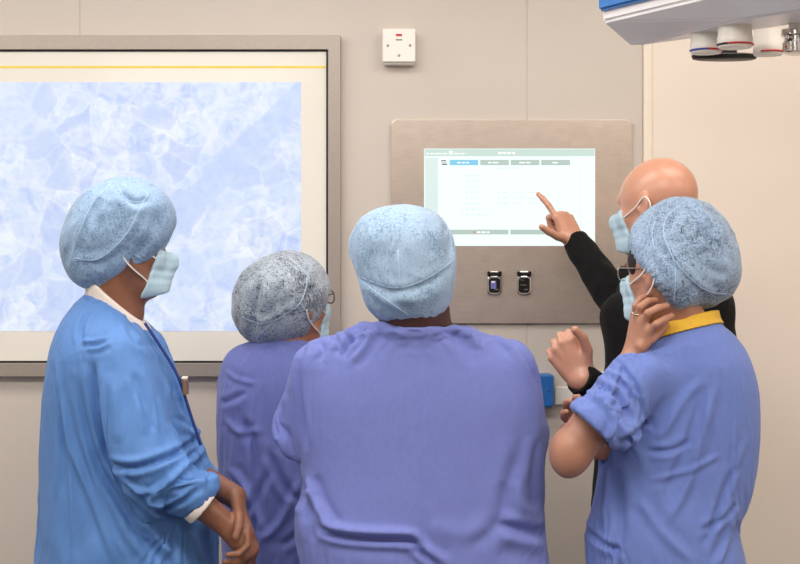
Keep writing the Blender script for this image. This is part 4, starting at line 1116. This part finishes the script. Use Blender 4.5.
    V, F = implicit([loft, pln_(cp+cn*.004, cn, .001), pln_(cp-cn*.0125, -cn, .001)], .003, 1, .0075); part('collar_band', V, F, M['collar_yellow'], top)
    H.extras(p, M['iris_brown'])
    rc = P(636.5, 312.5, 3.387); rd = P(640, 307, 3.378)-P(638, 317, 3.392); rd /= np.linalg.norm(rd); ru = np.cross(rd, [0, 1, 0]); ru /= np.linalg.norm(ru); rw = np.cross(rd, ru)
    v, f = tube_geo([rc+.0100*(math.cos(a)*ru+math.sin(a)*rw) for a in np.linspace(0, 2*math.pi, 24, endpoint=False)], .0016, 8, True); part('ring', v, f, M['ring'], p)
    dc = 3.5
    rp, rn = rim((633, 263), (679, 327), dc, (-1, 1))
    hair(p, H, M['hair_dark'], rp-rn*.034, rn, -.07, 1.0)
    bouffant(p, H, [capE(688, 247, dc, 45, 47, .118, -20), capE(685, 258, dc, 49, 44, .115, 15), capE(700, 270, dc, 38, 38, .105), capE(672, 240, dc, 38, 38, .105), capE(673, 276, 3.44, 31, 35, .072)], rp, rn, M['cap_d'], M['seam'],
             [([(690, 204), (704, 226), (712, 250)], 5, -6, 'm'), ([(664, 240), (676, 268), (674, 304)], 4, 2, 'm'), ([(687, 202), (666, 218), (664, 238), (674, 258), (692, 279), (712, 291), (736, 293)], 4, 2.5, 'm'), ([(648, 232), (650, 256), (660, 280)], 6, -3, 'm'), ([(700, 215), (720, 226), (732, 250)], 6, 3, 'm'), ([(690, 250), (705, 268), (728, 276)], 6, -2.5, 'm')],
             [[(687, 200), (667, 217), (664, 235), (672, 256), (690, 278), (711, 292), (737, 294)], [(664, 236), (675, 266), (674, 303)], [(655, 222), (652, 235), (655, 250)], [(687, 200), (702, 201), (713, 206)]], dc-.1, 8.)
    mask(p, H, M['mask'], M['mask_loop']); glasses(p, H, M['wire_frame'], M['lens'], .100, .0)
    trousers(p, p.location.x, d, 140, M['trouser'], .075, .80, .08, .13, .11); shoes(p, p.location.x, d, 140, M['shoe'])

def person_pointing():
    d = 3.95
    p = thing('person', 'bald person in black jumper and mask, pointing at the touch screen', 'person', (P(664, 500, d)[0], d, 0))
    H = Head(P(657, 206, 3.93), 139, -4, 0, 1.04)
    rows = [(258, 635, 690, .06, 0), (266, 625, 700, .08, 0), (276, 621, 712, .10, 0), (288, 618, 722, .115, 0), (302, 615, 729, .125, 0), (320, 612, 733, .13, 0), (345, 609, 735, .13, 0), (380, 604, 735, .13, 0), (420, 598, 735, .13, 0), (460, 595, 734, .13, 0), (500, 592, 733, .13, 0), (564, 590, 735, .14, 0), (600, 590, 735, .14, 0)]
    SR, ER, WR = P(704, 306, 3.92), P(634, 326, 4.06), P(577, 243, 4.265)
    SL, EL, WL = P(628, 318, 3.86), P(634, 414, 3.78), P(583, 381, 3.66)
    nb = P(660, 268, 3.95)
    body = [loft_(rows, d, grow=-.02)]+H.prims()+[cap_(H.w(0, -.022, -.05), nb, .06, .066, .03)]+arm(SR, ER, WR)+arm(SL, EL, WL)+legs(p.location.x, d, 140)
    body += hand(WR, (-.44, .2, .88), (-.56, .74, -.33), 1, [(4, 10, 6), (72, 85, 45), (78, 88, 45), (82, 88, 45)], spread=(2, 0, -3, -6), thumb=[(.92, .42, .1), (.80, .60, .1), (.72, .68, .1)], s=1.0)
    body += hand(WL, (-.52, .12, .80), (.15, 1, .1), -1, [(66, 75, 40), (68, 80, 40), (66, 80, 40), (62, 80, 40)], spread=(4, 0, -3, -6), thumb=[(.62, .75, .30), (.25, .90, .45), (-.1, .9, .55)], s=1.12)
    V, F = implicit(body, .0035, 1); part('body', V, F, M['skin_e'], p)
    aR = (WR-ER)/np.linalg.norm(WR-ER); aL = (WL-EL)/np.linalg.norm(WL-EL)
    g = [loft_(rows, d), cap_(SR, ER, .072, .060, .03), cap_(ER, WR+aR*.004, .060, .037, .02), cap_(SL, EL, .07, .058, .03), cap_(EL, WL+aL*.006, .058, .039, .02),
         cap_(H.w(0, -.022, -.075), nb, .070, .080, .02)]
    for w, a in ((WR, aR), (WL, aL)): g += [cut_(['e', w+a*.066, np.full(3, .060), np.eye(3), .003]), cut_(cap_(w-a*.02, w+a*.05, .029, .031, .003))]
    V, F = implicit(g, .004, 2); V, F = islands_largest(V, F)
    V = crumple(V, F, .004, 8, (1, 1, .7), 51); V = crumple(V, F, .0025, 16, (1, 1, .7), 55, True)
    part('jumper', V, F, M['jumper'], p)
    br = [H.E((0, .036, -.052), (.0575, .0575, .068), .03), H.K((-.03, .058, -.099), (.03, .058, -.099), .0225, .0225, .03), H.K((-.062, -.006, -.045), (-.045, .045, -.092), .0165, .0165, .03), H.K((.062, -.006, -.045), (.045, .045, -.092), .0165, .0165, .03),
          pln_(H.w(0, 0, -.028), H.M[:, 2]-.2*H.M[:, 1], .008), pln_(H.w(0, -.006, 0), -H.M[:, 1], .006)]
    V, F = implicit(br, .0035, 1); V = crumple(V, F, .001, 160, (1, 1, 1), 3); part('beard', V, F, M['beard'], p)
    for x in (-1, 1):
        v, f = tube_geo(spline([H.w(x*.016, .094, .020), H.w(x*.034, .092, .026), H.w(x*.052, .076, .020)], 5), [.0025]*5+[.003]*5+[.0015]); part('eyebrow', v, f, M['beard'], p)
    H.extras(p, M['iris_blue']); mask(p, H, M['mask'], M['mask_loop'])
    trousers(p, p.location.x, d, 140, M['trouser_dark'], .11); shoes(p, p.location.x, d, 140, M['shoe_dark'])

person_gown(); person_behind(); person_broad(); person_collar(); person_pointing()

# ------------------------------------------------------------------ light and camera
def area(name, loc, size, power, col=(1, .96, .91), rot=(0, 0, 0)):
    power *= .61
    l = bpy.data.lights.new(name, 'AREA'); l.shape = 'RECTANGLE'; l.size, l.size_y = size; l.energy = power; l.color = col
    o = bpy.data.objects.new(name, l); C.objects.link(o); o.location = loc; o.rotation_euler = rot
    return o
for i, (x, y, pw) in enumerate(((-1.9, 3.45, 23), (-.5, 3.45, 23), (1.0, 3.4, 21), (-1.9, 1.9, 47), (-.3, 1.9, 50), (1.4, 1.9, 45), (-1.2, -.3, 26), (.8, -.3, 26))):
    area('ceiling_panel_light', (x, y, ZC-.02), (1.2, .6), pw)
w = bpy.data.worlds.new('world'); bpy.context.scene.world = w; w.use_nodes = True
w.node_tree.nodes['Background'].inputs['Color'].default_value = (.9, .93, 1, 1); w.node_tree.nodes['Background'].inputs['Strength'].default_value = .06
cam = bpy.data.cameras.new('camera'); cam.sensor_width = 36; cam.lens = FPX/800*36; cam.clip_start = .05
co = bpy.data.objects.new('camera', cam); C.objects.link(co); co.location = CAM; co.rotation_euler = (math.pi/2, 0, 0)
sc = bpy.context.scene; sc.camera = co
sc.view_settings.view_transform = 'Standard'; sc.view_settings.look = 'None'; sc.view_settings.gamma = 1; sc.view_settings.exposure = 0.0
sc.view_settings.use_curve_mapping = False
